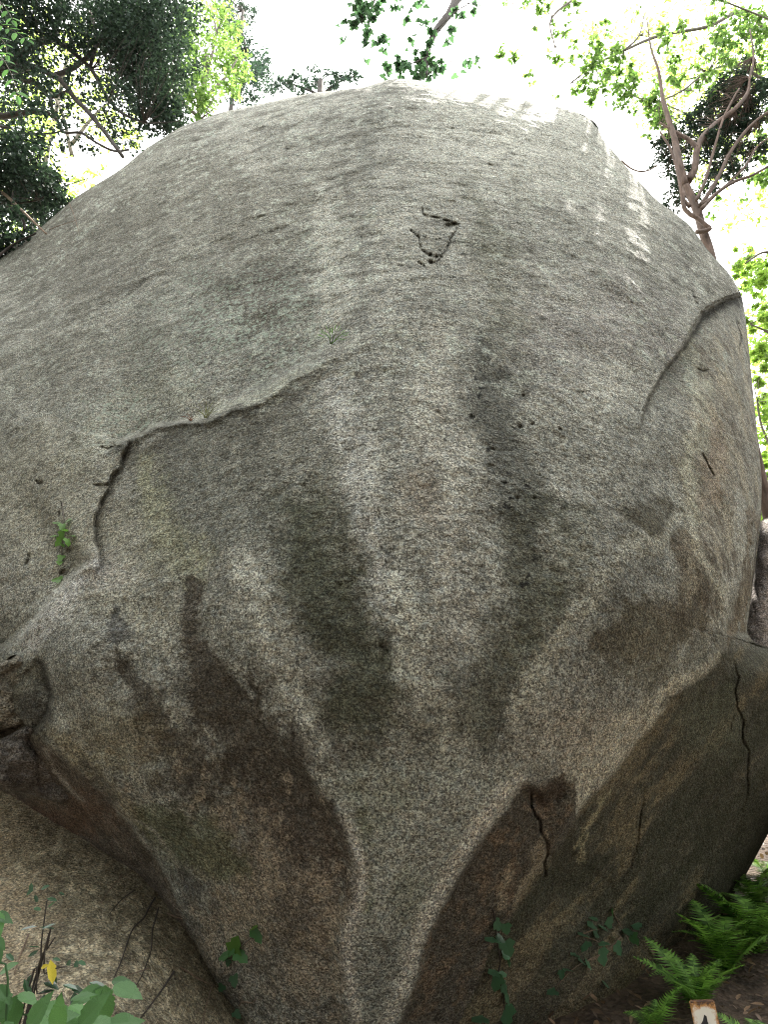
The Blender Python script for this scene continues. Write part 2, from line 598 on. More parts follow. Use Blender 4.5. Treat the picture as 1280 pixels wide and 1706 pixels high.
# --- main boulder: distances measured down its face
CTRL = [
 # top rim .. belly .. foot (px, py, Y)
 (640,130,5.30),(640,300,4.35),(640,450,3.78),(640,580,3.42),(640,800,3.08),(640,1000,2.96),(640,1150,2.98),(640,1300,3.08),(640,1500,3.30),(640,1706,3.62),(640,1850,3.95),
 (900,165,5.45),(900,300,4.55),(900,450,3.92),(900,600,3.52),(900,800,3.22),(900,1000,3.10),(900,1180,3.18),(900,1340,3.38),(900,1500,3.75),(900,1650,4.15),(900,1850,4.7),
 (1060,280,5.3),(1060,450,4.35),(1060,650,3.78),(1060,850,3.45),(1060,1000,3.36),(1050,1180,3.5),(1050,1400,4.0),(1050,1600,4.55),(1000,1750,4.7),
 (1170,400,5.3),(1170,550,4.55),(1160,700,4.05),(1150,850,3.8),(1180,1000,3.78),(1180,1150,3.95),(1180,1300,4.3),(1180,1450,4.75),(1150,1600,4.95),
 (1250,550,5.2),(1255,700,4.75),(1260,850,4.5),(1230,1050,4.2),(1290,1100,4.3),(1290,1300,4.75),(1330,1200,4.9),(1240,1450,5.1),
 (430,170,5.7),(400,300,4.95),(400,450,4.2),(400,600,3.75),(400,700,3.5),(400,850,3.28),(400,1000,3.15),(400,1150,3.15),(400,1300,3.3),(400,1500,3.55),(430,1706,3.75),
 (200,290,6.0),(200,450,4.95),(200,600,4.3),(200,750,3.9),(200,900,3.65),(200,1050,3.5),(200,1200,3.5),(200,1320,3.62),(260,1480,3.95),
 (20,430,6.3),(0,600,5.1),(0,750,4.55),(0,900,4.2),(0,1050,4.0),(30,1250,3.95),(0,1340,4.5),(-150,500,6.6),(-150,800,5.2),(-150,1100,4.6),(130,1400,4.15)]
BASE = tps(CTRL)

LEDGE_V = [(166,965),(164,930),(158,900),(156,862),(164,840),(180,815),(186,792),(200,780),(203,762),(212,740),(214,728)]
LEDGE_H = [(196,742),(214,730),(262,712),(300,706),(345,704),(385,688),(440,668),(500,628),(560,592),(610,568),(640,545)]
LEDGE_L = [(-160,1150),(-40,1112),(0,1088),(20,1078),(60,1036),(95,990),(122,962),(160,932)]
RIDGE = [(1225,1040),(1205,1075),(1165,1118),(1110,1155),(1085,1195),(1050,1232),(1010,1290),(960,1345),(930,1400),(880,1455),(830,1560)]
VLEFT = [(430,1130),(450,1190),(500,1262),(545,1330),(578,1390),(592,1440),(585,1500),(566,1570),(578,1660),(580,1740)]
VRIGHT = [(885,1292),(850,1322),(805,1385),(762,1460),(735,1510),(712,1560),(695,1620),(660,1706),(640,1760)]
CHIP = [(1262,480),(1238,492),(1205,500),(1168,526),(1150,560),(1138,578),(1110,612),(1088,650),(1078,668),(1068,705),(1060,745)]
RARRIS = [(1120,600),(1160,650),(1152,760),(1142,850),(1170,930),(1200,985),(1206,1050)]
LIP = [(62,1222),(100,1255),(150,1298),(210,1365),(262,1425),(284,1462),(300,1498),(320,1545),(345,1600)]
CRACKS = [([(1240,1062),(1226,1082),(1224,1105),(1231,1128),(1226,1150),(1229,1178),(1240,1200),(1238,1228),(1247,1250),(1243,1290),(1246,1325),(1238,1350),(1240,1385)], 1.7, .04, .3),([(1229,1178),(1222,1200),(1215,1230)], 1.6, .02, .3),([(1062,1400),(1052,1445),(1030,1480)], 1.8, .02, .3),
          ([(703,345),(706,358),(722,362),(740,368),(763,374)], 1.8, .035, .1),
          ([(680,382),(700,398),(703,415),(715,424),(724,424)], 1.8, .035, .1),
          ([(700,398),(722,400),(740,397)], 1.3, .02, .2),
          ([(770,366),(752,398),(745,415),(733,432),(718,441)], 1.6, .03, .2),
          ([(662,443),(680,444),(694,448)], 1.6, .02, .2),
          ([(696,434),(706,441),(711,446)], 1.8, .03, .2),
          ([(874,1300),(883,1318),(882,1340),(890,1356),(900,1366),(901,1385),(912,1402),(914,1420),(906,1436),(909,1458),(896,1480)], 2.0, .045, .2),([(912,1402),(922,1410)], 1.6, .02, .3),
          ([(1170,752),(1180,775),(1192,796)], 1.8, .04, .2),
          ([(1148,472),(1158,495),(1166,522)], 1.5, .02, .3),
          ([(152,808),(170,809),(186,806)], 2.0, .035, .2),
          ([(165,745),(180,748),(205,742)], 1.7, .025, .2),
          ([(58,800),(64,806),(72,801)], 2.6, .03, .2),
          ([(96,865),(102,845),(105,830)], 1.4, .02, .2),
          ([(44,945),(50,930),(48,922)], 2.4, .03, .2),
          ([(1075,1290),(1070,1340),(1062,1400),(1058,1440)], 2.0, .025, .3),
          ([(1150,1160),(1110,1160),(1085,1200)], 1.6, .015, .4),
          ([(632,1075),(645,1082),(650,1092)], 4.5, .03, .2),
          ([(1160,612),(1172,618),(1184,614)], 1.8, .03, .2),
          ([(1225,525),(1236,560),(1233,590)], 2.2, .05, .2),
          ([(1268,860),(1262,900),(1256,960),(1250,1010)], 2.2, .08, .2)]
PITS = [(754,378,7,.06),(746,380,5,.04),(760,374,4,.05),(719,436,4,.05),(728,427,3,.04),(735,418,2.5,.03),(718,423,3,.03),(873,662,3,.02),(786,692,2.5,.02),(820,748,3,.02),
        (866,713,3,.03),(887,709,2.5,.03),(935,715,3,.03),(968,655,3,.02),(815,775,3,.02),(901,793,2.5,.02),(862,829,3,.02),(840,805,2.5,.02),(890,830,3,.02),
        (729,689,3,.015),(118,920,6,.03),(105,955,6,.05)]

NOTCH = [(56,1090),(68,1104),(74,1122),(79,1140),(86,1160),(78,1182),(68,1200),(46,1226)]

def boulder_field(X, Y):
    P = at_np(X, Y, BASE(X, Y))
    # ragged lines: bend the design coordinates a little with the rock's own relief
    wx = fbm(P, 5.0, 4, 3.) * 7 + fbm(P, 22., 2, 8.) * 2.5
    wy = fbm(P, 5.0, 4, 31.) * 7 + fbm(P, 22., 2, 18.) * 2.5
    Xw, Yw = X + wx, Y + wy
    d = P[:, 1].copy()
    # upper-left sheet stands back behind the ledge
    lx, ly = X + wx * .5, Y + wy * .5
    b, sd, t = polyd(lx, ly, LEDGE_H)
    wid = 6 + 26 * sstep(280, 400, X)
    k = sstep(655, 500, X) * sstep(150, 215, X)
    d += .20 * k * (sstep(2, -wid, sd)) * np.exp(-np.maximum(0, -sd) / 260.)
    d += .05 * k * (1 - np.exp(-np.maximum(0, sd - 1) / 12.)) * np.exp(-np.maximum(0, sd) / 90.)
    b, sd, t = polyd(lx, ly, LEDGE_V)
    k = ends(t, .1, .06)
    d -= .055 * k * sstep(1, -3, sd) * np.exp(-np.maximum(0, -sd) / 110.)
    d += .03 * k * np.exp(-np.maximum(0, sd) / 14.) * sstep(-2, 2, sd)
    b, sd, t = polyd(lx, ly, LEDGE_L)
    d += .13 * ends(t, .0, .1) * sstep(3, -12, sd) * np.exp(-np.maximum(0, -sd) / 130.)
    # right-hand undercut
    b, sd, t = polyd(X + wx * .6, Y + wy * .6, RIDGE)
    u = np.maximum(0, -sd)
    inn = sstep(1500, 1380, Y)
    d += (.10 * (1 - np.exp(-u / 22.)) + .0008 * np.minimum(u, 260)) * ends(t, .0, .25)
    d -= .006 * np.exp(-(b / 24) ** 2) * ends(t, .1, .2)
    # V of fresh face at the bottom
    b, sd, t = polyd(Xw, Yw, VLEFT)
    d += .055 * sstep(0, 20, sd) * np.exp(-np.maximum(0, sd) / 230.) * ends(t, .3, 0)
    d -= .005 * np.exp(-(b / 13) ** 2) * ends(t, .3, 0)
    b, sd, t = polyd(Xw, Yw, VRIGHT)
    d += .06 * sstep(0, 8, -sd) * np.exp(-np.maximum(0, -sd) / 170.) * ends(t, .08, 0)
    d -= .004 * np.exp(-(b / 12) ** 2) * ends(t, .1, 0)
    # broken scar beside the V
    b, sd, t = polyd(Xw, Yw, [(880,1325),(905,1340),(925,1322),(948,1300)])
    d += .05 * sstep(20, 4, b) * sstep(-.05, .2, 1 - t)
    # chipped shoulder at the right
    b, sd, t = polyd(X + wx * .3, Y + wy * .3, CHIP)
    k = ends(t, 0, .5)
    d += .26 * k * sstep(-1, 4, -sd) * np.exp(-np.maximum(0, -sd) / 130.) 
    d += .08 * np.exp(-(b / 13) ** 2) * sstep(.02, .1, t) * sstep(.5, .2, t) * (sd < 4)
    # right flank falls away past the arris
    b, sd, t = polyd(Xw, Yw, RARRIS)
    u = np.maximum(0, -sd) * sstep(560, 640, Y)
    u = np.where(Y < 1080, u, u * sstep(1140, 1080, Y))
    d += .0011 * u
    fm_ = sstep(1110, 1165, X + (Y - 750) * -.05) * sstep(520, 570, Y) * sstep(1090, 1030, Y)
    d += fm_ * (.015 * fbm(P, 3.2, 4, 71.) + facets(X + wx * .5, (Y + wy * .5) * .6, 46, 9, (1080, 1300, 300, 660), .0022, .000014))
    # brown strip of the flank low on the right
    b, sd, t = polyd(Xw, Yw, [(1262,840),(1245,880),(1238,930),(1236,985),(1212,1010),(1203,1060)])
    d += .10 * sstep(0, 10, -sd) * np.exp(-b / 60) * ends(t, .1, .05)
    # lip over the slab at lower left
    b, sd, t = polyd(Xw, Yw, LIP)
    u = np.maximum(0, sd)
    d += (.05 * (1 - np.exp(-u / 8.)) + .0016 * np.minimum(u, 120)) * ends(t, .0, .25)
    lowm = sstep(330, 200, X) * sstep(980, 1060, Y)
    lowm = np.maximum(lowm, sstep(420, 330, X) * sstep(1300, 1360, Y))
    f1 = facets(X + wx * .6, Y + wy * .6, 70, 5, (-160, 420, 960, 1600), .0012, .0000085)
    d += lowm * f1 * 1.2
    b, sd, t = polyd(Xw, Yw, [(150,1262),(185,1318),(215,1362),(262,1385),(300,1440),(345,1478)])
    d += .035 * sstep(0, 8, sd) * np.exp(-np.maximum(0, sd) / 45.) * ends(t, .2, .2)
    # notch at the left edge where the wedged stone sits
    b, sd, t = polyd(X + wx * .6, Y + wy * .6, NOTCH)
    d += (.05 * sstep(0, 9, sd) * np.exp(-b / 60) + .06 * np.exp(-(b / 5) ** 2)) * ends(t, .2, .2)
    # left lobe rises towards the camera
    d -= .10 * np.exp(-(((Xw - 150) / 90) ** 2 + ((Yw - 1090) / 130) ** 2))
    # long shallow flutes running down the face
    for pts, r, a in (([(480,760),(520,900),(600,1050),(650,1150)], 60, .022), ([(560,640),(600,850),(650,1000),(730,1180)], 45, -.009),
                      ([(820,560),(850,760),(870,950),(800,1150)], 70, .022), ([(1100,880),(980,1000),(880,1130)], 40, -.006),
                      ([(300,940),(340,1080),(440,1250)], 45, .018), ([(380,900),(430,1080),(500,1220)], 45, -.007),
                      ([(640,150),(720,200),(830,270)], 18, -.01), ([(600,165),(560,400)], 60, .02), ([(700,170),(900,290)], 40, .015)):
        b, sd, t = polyd(X, Y, pts)
        d += a * np.exp(-(b / r) ** 2) * ends(t, .2, .2)
    b, sd, t = polyd(X + wx * .3, Y + wy * .3, [(600,152),(640,160),(690,200),(745,238),(830,272)])
    d += .06 * sstep(-11, 11, -sd) * np.exp(-np.maximum(0, -sd) / 60.) * ends(t, .1, .2)
    b, sd, t = polyd(X + wx * .3, Y + wy * .3, [(870,238),(930,262),(985,278)])
    d += .04 * sstep(-9, 9, -sd) * np.exp(-np.maximum(0, -sd) / 40.) * ends(t, .2, .3)
    # summit hump and shoulder bump
    d += .10 * np.exp(-(((X - 1000) / 30) ** 2 + ((Y - 235) / 25) ** 2))
    for pts, w, a, et in CRACKS:
        b, sd, t = near(X + wx * .35, Y + wy * .35, pts, 30)
        d += a * np.exp(-(b / (w * .85)) ** 2) * ends(t, et, et)
    for x, y, r, a in PITS:
        d += a * np.exp(-(((X + wx * .4 - x) / r) ** 2 + ((Y + wy * .4 - y) / (r * .8)) ** 2) ** 1.5)
    # weathering relief
    d += fbm(P, 1.1, 3, 5.) * .035 + fbm(P, 4.0, 4, 12.) * .017
    low = np.exp(-(((X - 170) / 230) ** 2 + ((Y - 1330) / 200) ** 2))
    d += low * (fbm(P, 6.0, 5, 112., .65) * .035)
    A = P * np.array([.45, 1., 1.25])
    up = sstep(640, 420, Y)
    d += fbm(A, 9.0, 4, 55., .6) * (.011 * up) + fbm(P, 9.0, 4, 56., .6) * .006 * (1 - up)
    d += fbm(A, 30., 3, 15., .6) * .0075 * up + fbm(P, 34., 3, 16., .6) * .005 * (1 - up)
    return d, None

def paint(col, mask, rgb, amt=1.0):
    k = (np.clip(mask, 0, 1) * amt)[:, None]
    return col * (1 - k) + np.array(rgb) * k

def boulder_colour(X, Y, V):
    P = V
    n0 = fbm(P, .8, 4, 91.); n1 = fbm(P, 3.0, 5, 41., .6); n2 = fbm(P, 11., 5, 61., .65); n3 = fbm(P, 34., 3, 44., .7)
    wx = fbm(P, 2.5, 5, 101., .6) * 28 + n2 * 7 + n3 * 7
    wy = fbm(P, 2.5, 5, 131., .6) * 28
    Xw, Yw = X + wx, Y + wy
    base = np.array([.262, .256, .232])
    col = np.tile(base, (len(X), 1)) * (1 + .20 * n1 + .20 * n2 + .18 * n3 + .08 * n0)[:, None]
    def blob(pts, r, soft=.6, brk=.35):
        """stain along a line; r may be one radius or one per point"""
        P2 = [p[:2] for p in pts]
        b, sd, t = near(Xw, Yw, P2, 1.8 * float(np.max(r)) + 10)
        if hasattr(r, '__len__'):
            rr = np.interp(t, np.linspace(0, 1, len(r)), r)
        else: rr = r
        return np.clip(sstep(1 + soft * .5, 1 - soft, b / rr + brk * (n2 * .8 + n1 * .5 + n3 * .55)), 0, 1)
    def area(x, y, rx, ry, soft=.6, brk=.4):
        q = np.hypot((Xw - x) / rx, (Yw - y) / ry)
        return np.clip(sstep(1 + soft * .5, 1 - soft, q + brk * (n2 * .8 + n1 * .5 + n3 * .55)), 0, 1)
    GREY = (.30, .285, .262); PALE = (.47, .455, .415); MAUVE = (.31, .285, .275)
    DARK = (.105, .10, .085); OLIVE = (.115, .115, .085); BROWN = (.07, .057, .045); RUST = (.15, .10, .07)
    OCHRE = (.27, .215, .13); GREEN = (.10, .115, .065); YEL = (.33, .325, .22); BLK = (.05, .05, .055)
    # --- dome
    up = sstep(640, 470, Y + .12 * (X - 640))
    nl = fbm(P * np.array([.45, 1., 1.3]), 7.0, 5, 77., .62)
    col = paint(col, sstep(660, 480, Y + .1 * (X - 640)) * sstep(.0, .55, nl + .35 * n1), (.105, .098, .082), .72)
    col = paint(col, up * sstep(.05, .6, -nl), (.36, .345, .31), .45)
    col = paint(col, area(330, 350, 290, 120), (.17, .16, .135), .55)
    col = paint(col, area(430, 480, 100, 70, .5), (.12, .11, .095), .7)
    col = paint(col, area(120, 420, 170, 110), (.16, .15, .13), .5)
    col = paint(col, area(130, 600, 190, 90), (.17, .16, .135), .45)
    col = paint(col, blob([(545,330),(555,450),(560,560)], [22,36,30]), PALE, .55)
    col = paint(col, blob([(400,215),(420,260)], 30), PALE, .35)
    col = paint(col, blob([(640,330),(660,420),(640,520)], 50), PALE, .25)
    col = paint(col, blob([(640,165),(625,260)], [14,26]), (.14, .14, .125), .5)
    col = paint(col, blob([(785,305),(835,430),(850,560)], [12,34,46]), OLIVE, .55)
    col = paint(col, blob([(850,280),(885,340)], [14,22]), OLIVE, .45)
    col = paint(col, area(900, 240, 230, 95), (.46, .45, .41), .6)
    col = paint(col, area(1040, 330, 100, 90), PALE, .35)
    col = paint(col, area(990, 550, 150, 110), MAUVE, .5)
    col = paint(col, area(1020, 650, 70, 40), PALE, .55)
    col = paint(col, area(900, 480, 90, 50), PALE, .3)
    col = paint(col, blob([(1170,430),(1215,500)], 30), (.2, .19, .16), .4)
    # --- flank, right
    col = paint(col, area(1200, 800, 70, 260), (.27, .235, .185), .6)
    col = paint(col, blob([(1150,560),(1180,640),(1160,720),(1150,860)], 13), (.42, .41, .33), .55)
    col = paint(col, blob([(1140,600),(1165,660)], 9), (.5, .52, .44), .5)
    col = paint(col, blob([(1195,700),(1190,830)], 18), (.33, .25, .19), .5)
    col = paint(col, blob([(1235,830),(1225,930),(1215,990),(1205,1040)], 15), PALE, .6)
    col = paint(col, blob([(1262,860),(1250,960),(1235,1030),(1225,1070)], 11), (.2, .155, .11), .8)
    col = paint(col, blob([(1228,700),(1245,850)], 16), GREY, .3)
    # --- sheet, left
    col = paint(col, area(90, 850, 150, 140), (.29, .27, .215), .5)
    col = paint(col, area(60, 990, 110, 45), PALE, .45)
    col = paint(col, blob([(300,650),(200,690),(140,760)], 34), (.34, .335, .285), .45)
    col = paint(col, blob([(345,694),(400,678),(460,648),(520,605)], [12,15,12,9], .4, .15), (.34, .34, .29), .8)
    col = paint(col, blob([(520,600),(570,560),(620,520)], [10,18,10]), (.17, .165, .15), .7)
    # --- main face
    b, sd, t = polyd(Xw, Yw, LEDGE_H)
    main = sstep(0, 14, sd) * (Y > 560)
    col = paint(col, main * sstep(150, 0, sd + 40 * n2) * sstep(580, 440, X + 30 * n1) * sstep(190, 235, X), (.085, .079, .064), .75)
    col = paint(col, area(390, 850, 150, 130), (.165, .165, .145), .7)
    col = paint(col, area(480, 760, 90, 80), (.2, .195, .17), .6)
    col = paint(col, blob([(250,760),(275,850),(300,930)], [22,36,48], .95, .6), YEL, .55)
    col = paint(col, blob([(200,900),(180,990),(260,1040)], 55), (.33, .315, .26), .45)
    col = paint(col, area(170, 950, 50, 40), (.38, .36, .34), .5)
    col = paint(col, blob([(560,650),(590,730),(600,900),(640,1000)], [26,36,34,40]), (.44, .43, .41), .6)
    col = paint(col, blob([(720,560),(735,700),(745,900),(760,1050)], [30,50,50,46]), (.43, .41, .37), .6)
    col = paint(col, area(700, 830, 40, 50), (.27, .21, .16), .35)
    col = paint(col, blob([(500,860),(520,960),(585,1040),(635,1110),(590,1180)], [58,76,64,54,64], .7, .4), (.08, .083, .06), .9)
    col = paint(col, blob([(545,800),(560,930)], [30,40]), OLIVE, .4)
    col = paint(col, blob([(400,940),(440,1050),(500,1180),(560,1290)], [34,30,28,24]), (.42, .41, .37), .65)
    col = paint(col, blob([(650,960),(690,1080),(730,1170),(745,1260)], [20,26,32,40]), (.46, .455, .41), .75)
    col = paint(col, blob([(805,560),(830,640),(845,760),(860,860)], [14,36,40,42]), (.085, .085, .075), .8)
    col = paint(col, blob([(875,580),(885,640)], 12), DARK, .6)
    col = paint(col, blob([(870,880),(880,990),(830,1110),(800,1210)], [54,62,64,50], .7, .4), (.085, .085, .067), .85)
    col = paint(col, blob([(960,900),(930,1000),(880,1080)], 50), OLIVE, .45)
    col = paint(col, area(1085, 855, 60, 32, .5), (.095, .085, .062), .85)
    col = paint(col, blob([(1140,895),(1165,955),(1150,1010),(1090,1040),(1010,1075)], [22,44,44,40,26], .4), (.105, .085, .062), .85)
    col = paint(col, area(1080, 1080, 100, 70), (.16, .15, .115), .55)
    col = paint(col, blob([(1125,860),(1050,930),(980,1000),(900,1110),(860,1190)], [12,16,22,24,24]), (.41, .395, .34), .7)
    col = paint(col, blob([(1190,1090),(1100,1150),(1020,1250),(950,1330)], [10,18,28,34]), (.46, .43, .36), .8)
    col = paint(col, area(960, 1230, 110, 70), (.44, .40, .34), .6)
    col = paint(col, area(720, 1200, 90, 80), (.22, .22, .18), .4)
    col = paint(col, blob([(590,1180),(610,1280),(625,1370)], [50,44,30]), OLIVE, .5)
    # drip streaks: they run down the face and gather towards its foot
    an = np.arctan2(X - 640, 2150 - Y) * 26
    fl_ = np.stack([an + n1 * .12, Y * .0016, X * 0], -1)
    s1 = fbm(fl_, 1.0, 3, 401., .6); s2 = fbm(fl_, 3.6, 3, 431., .6)
    low_ = sstep(520, 760, Y)
    col = col * (1 + low_ * (.22 * s1 + .16 * s2) + (1 - low_) * (.10 * s1 + .10 * s2))[:, None]
    lp = sstep(.2, .45, fbm(P, 14., 5, 451., .7)) * sstep(780, 560, Y) * (.5 + .5 * sstep(.2, -.3, fbm(P, 1.5, 3, 461.)))
    col = paint(col, lp, (.44, .46, .41), .6)
    dp = sstep(.3, .6, fbm(P, 17., 4, 471., .65))
    col = paint(col, dp, (.09, .085, .07), .45)
    # brown seep, left
    col = paint(col, blob([(300,960),(318,1050),(360,1150),(420,1240),(490,1320),(540,1400)], [8,28,52,82,92,66], .6, .6), BROWN, .88)
    col = paint(col, blob([(185,1100),(250,1170),(300,1230),(330,1300)], [7,22,50,62], .6, .6), BROWN, .78)
    col = paint(col, blob([(183,1020),(188,1080)], [7,15], .4), BLK, .7)
    col = paint(col, area(480, 1460, 110, 120), (.13, .10, .08), .7)
    col = paint(col, area(440, 1560, 150, 120), (.155, .13, .105), .6)
    cr_ = sstep(.25, .6, fbm(P, 16., 4, 201., .7)) * sstep(680, 560, X) * sstep(1150, 1300, Y)
    col = paint(col, cr_, (.36, .30, .235), .55)
    cr_ = sstep(.2, .55, fbm(P, 12., 4, 211., .7)) * sstep(680, 560, X) * sstep(1150, 1250, Y)
    col = paint(col, cr_, (.06, .05, .045), .5)
    for x, y, r in ((520,1480,20),(545,1550,26),(500,1630,34),(405,1530,50),(345,1560,36),(440,1430,22),(555,1640,20),(380,1370,24),(360,1430,26)):
        col = paint(col, area(x, y, r, r * 1.3, .7, .8), (.36, .30, .235), .55)
    col = paint(col, area(200, 1230, 110, 60), (.27, .235, .16), .45)
    col = paint(col, blob([(90,1230),(170,1300),(260,1380)], 22), (.30, .25, .16), .5)
    col = paint(col, blob([(270,1370),(330,1410),(380,1450)], [40,48,30]), GREEN, .65)
    # the V
    vm = sstep(0, 16, -polyd(Xw * .6 + X * .4, Yw * .6 + Y * .4, VLEFT)[1]) * sstep(0, 16, polyd(Xw * .6 + X * .4, Yw * .6 + Y * .4, VRIGHT)[1]) * sstep(1240, 1330, Y)
    col = paint(col, vm, (.36, .365, .33), .8)
    col = paint(col, vm * sstep(0, .5, n1), (.19, .20, .15), .5)
    col = paint(col, blob([(612,1350),(608,1440),(608,1520)], 12), (.13, .14, .085), .6)
    col = paint(col, area(650, 1640, 60, 80), (.17, .17, .15), .55)
    bl, sl, tl = polyd(X + wx * .3, Y + wy * .3, VLEFT)
    col = paint(col, np.exp(-((sl + 12) / 12) ** 2) * sstep(.35, .5, tl), (.52, .49, .45), .9)
    br, sr, tr = polyd(X + wx * .3, Y + wy * .3, VRIGHT)
    col = paint(col, np.exp(-((sr - 13) / 14) ** 2) * ends(tr, .03, .1), (.54, .51, .46), .9)
    # facet right of the V
    fm = sstep(0, 8, -sr) * sstep(1290, 1320, Y) * sstep(230, 90, -sr) * (X < 960)
    col = paint(col, fm, (.075, .061, .047), .85)
    col = paint(col, fm * sstep(.0, .5, n2 + .4 * n3), (.20, .14, .095), .6)
    col = paint(col, blob([(905,1340),(925,1322),(950,1298)], [20,14,4], .3), (.065, .045, .032), .85)
    for pts in ([(905,1400),(890,1450),(870,1500)], [(900,1590),(860,1610)], [(830,1600),(790,1650)], [(850,1440),(840,1500)]):
        col = paint(col, blob(pts, 11, .6, .6), (.40, .33, .24), .55)
    # olive underside, lower right, part of its overhang shade painted in
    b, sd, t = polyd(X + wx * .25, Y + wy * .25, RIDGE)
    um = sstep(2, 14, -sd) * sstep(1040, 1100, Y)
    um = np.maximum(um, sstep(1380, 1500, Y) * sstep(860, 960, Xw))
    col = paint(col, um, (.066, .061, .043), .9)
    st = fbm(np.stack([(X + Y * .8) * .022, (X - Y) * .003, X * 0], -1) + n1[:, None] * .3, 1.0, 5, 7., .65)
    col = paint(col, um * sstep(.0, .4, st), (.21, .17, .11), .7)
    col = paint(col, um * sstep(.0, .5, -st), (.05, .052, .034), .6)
    col = paint(col, blob([(1005,1330),(975,1390),(960,1420)], 6, .5, .3) , (.36, .32, .21), .6)
    col = paint(col, area(1180, 1200, 60, 70), (.14, .145, .105), .5)
    col = paint(col, area(930, 1640, 140, 60), (.16, .13, .095), .4)
    # darker brown under the lip, lower left
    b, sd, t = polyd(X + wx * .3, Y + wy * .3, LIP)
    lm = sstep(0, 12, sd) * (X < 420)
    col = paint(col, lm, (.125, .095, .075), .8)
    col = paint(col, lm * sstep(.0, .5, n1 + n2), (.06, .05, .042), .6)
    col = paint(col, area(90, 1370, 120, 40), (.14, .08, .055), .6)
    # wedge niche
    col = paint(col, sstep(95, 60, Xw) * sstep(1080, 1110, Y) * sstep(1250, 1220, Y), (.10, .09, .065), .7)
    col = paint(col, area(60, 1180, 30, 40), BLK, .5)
    # fractured lobe edge with its sky light painted pale, then seams and flank
    fx, fy = X + wx * .3, Y + wy * .3
    def seam(pts, w, rgb, amt, e1=.15, e2=.15, side=0):
        b, sd, t = near(fx, fy, pts, 60)
        m = np.exp(-((sd - side) / w) ** 2) * ends(t, e1, e2)
        return paint(col, m * (1 + .5 * n3 + .4 * n2), rgb, amt)
    col = seam([(168,925),(122,965),(95,992),(60,1040),(20,1085)], 15, (.50, .48, .47), .8, .05, .2, -12)
    col = seam([(128,1270),(185,1318),(215,1362),(262,1385),(300,1440),(345,1478)], 3.5, (.33, .31, .27), .8)
    col = seam([(70,1240),(90,1285),(120,1320),(150,1345)], 3, (.34, .31, .28), .7)
    col = seam([(130,1258),(175,1300),(205,1345)], 16, (.05, .045, .04), .7, side=8)
    col = seam([(300,1440),(318,1485),(300,1500)], 14, (.045, .045, .05), .6)
    col = seam([(1152,600),(1165,650),(1156,700),(1150,780),(1142,850),(1170,930),(1204,990),(1206,1050)], 6, (.50, .48, .40), .7)
    col = seam([(1155,905),(1195,975),(1200,1030)], 7, (.45, .42, .36), .6)
    fl = sstep(1120, 1165, X) * sstep(520, 570, Y) * sstep(1060, 1000, Y)
    col = paint(col, fl * sstep(.1, .5, fbm(P, 8., 4, 301., .65)), (.12, .095, .07), .6)
    col = paint(col, fl * sstep(.1, .5, fbm(P * np.array([1., 1., .6]), 6., 4, 311., .65)), (.42, .37, .29), .6)
    # dirt plus painted shade darkening cracks, ledge lines, chip undercut and notch
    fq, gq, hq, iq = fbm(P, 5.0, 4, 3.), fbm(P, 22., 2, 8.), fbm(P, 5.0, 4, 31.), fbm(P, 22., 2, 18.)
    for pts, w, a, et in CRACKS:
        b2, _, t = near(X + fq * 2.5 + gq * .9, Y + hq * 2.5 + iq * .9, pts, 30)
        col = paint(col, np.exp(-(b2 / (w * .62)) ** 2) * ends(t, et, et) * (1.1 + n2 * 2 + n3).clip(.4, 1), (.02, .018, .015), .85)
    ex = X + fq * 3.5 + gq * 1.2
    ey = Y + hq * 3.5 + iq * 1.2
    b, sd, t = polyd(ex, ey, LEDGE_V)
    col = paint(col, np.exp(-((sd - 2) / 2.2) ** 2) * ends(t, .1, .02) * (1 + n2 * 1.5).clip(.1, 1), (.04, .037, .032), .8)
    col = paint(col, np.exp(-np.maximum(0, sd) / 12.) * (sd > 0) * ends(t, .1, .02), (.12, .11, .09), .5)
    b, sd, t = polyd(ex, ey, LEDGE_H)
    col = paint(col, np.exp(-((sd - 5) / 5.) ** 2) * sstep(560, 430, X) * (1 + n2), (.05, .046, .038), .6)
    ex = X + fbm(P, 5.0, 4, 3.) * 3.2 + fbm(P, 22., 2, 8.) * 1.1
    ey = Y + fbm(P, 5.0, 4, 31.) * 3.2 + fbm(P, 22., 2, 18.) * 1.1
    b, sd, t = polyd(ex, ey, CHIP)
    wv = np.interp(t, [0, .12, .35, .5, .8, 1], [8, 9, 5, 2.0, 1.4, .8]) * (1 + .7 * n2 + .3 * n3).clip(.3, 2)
    col = paint(col, np.exp(-((sd + wv * .9) / wv) ** 2) * ends(t, .02, .3), (.03, .028, .024), .85)  # shade of the undercut painted below the chip line
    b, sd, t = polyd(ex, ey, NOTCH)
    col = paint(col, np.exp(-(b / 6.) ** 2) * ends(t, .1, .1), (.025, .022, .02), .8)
    col = np.clip(col, .015, .6)
    back = np.zeros(len(X)); 
    lich = np.maximum.reduce([area(400, 530, 150, 100, .8, .3), area(200, 700, 90, 60, .8, .3) * .8, area(520, 430, 60, 60) * .3, area(300, 600, 120, 60) * .6])
    lich *= sstep(0, -10, polyd(X, Y, LEDGE_H)[1])
    pit = np.maximum(blob([(810,590),(830,700),(850,850),(860,960)], [30,50,60,50], .8, .2), .25 * up)
    return col, lich, pit

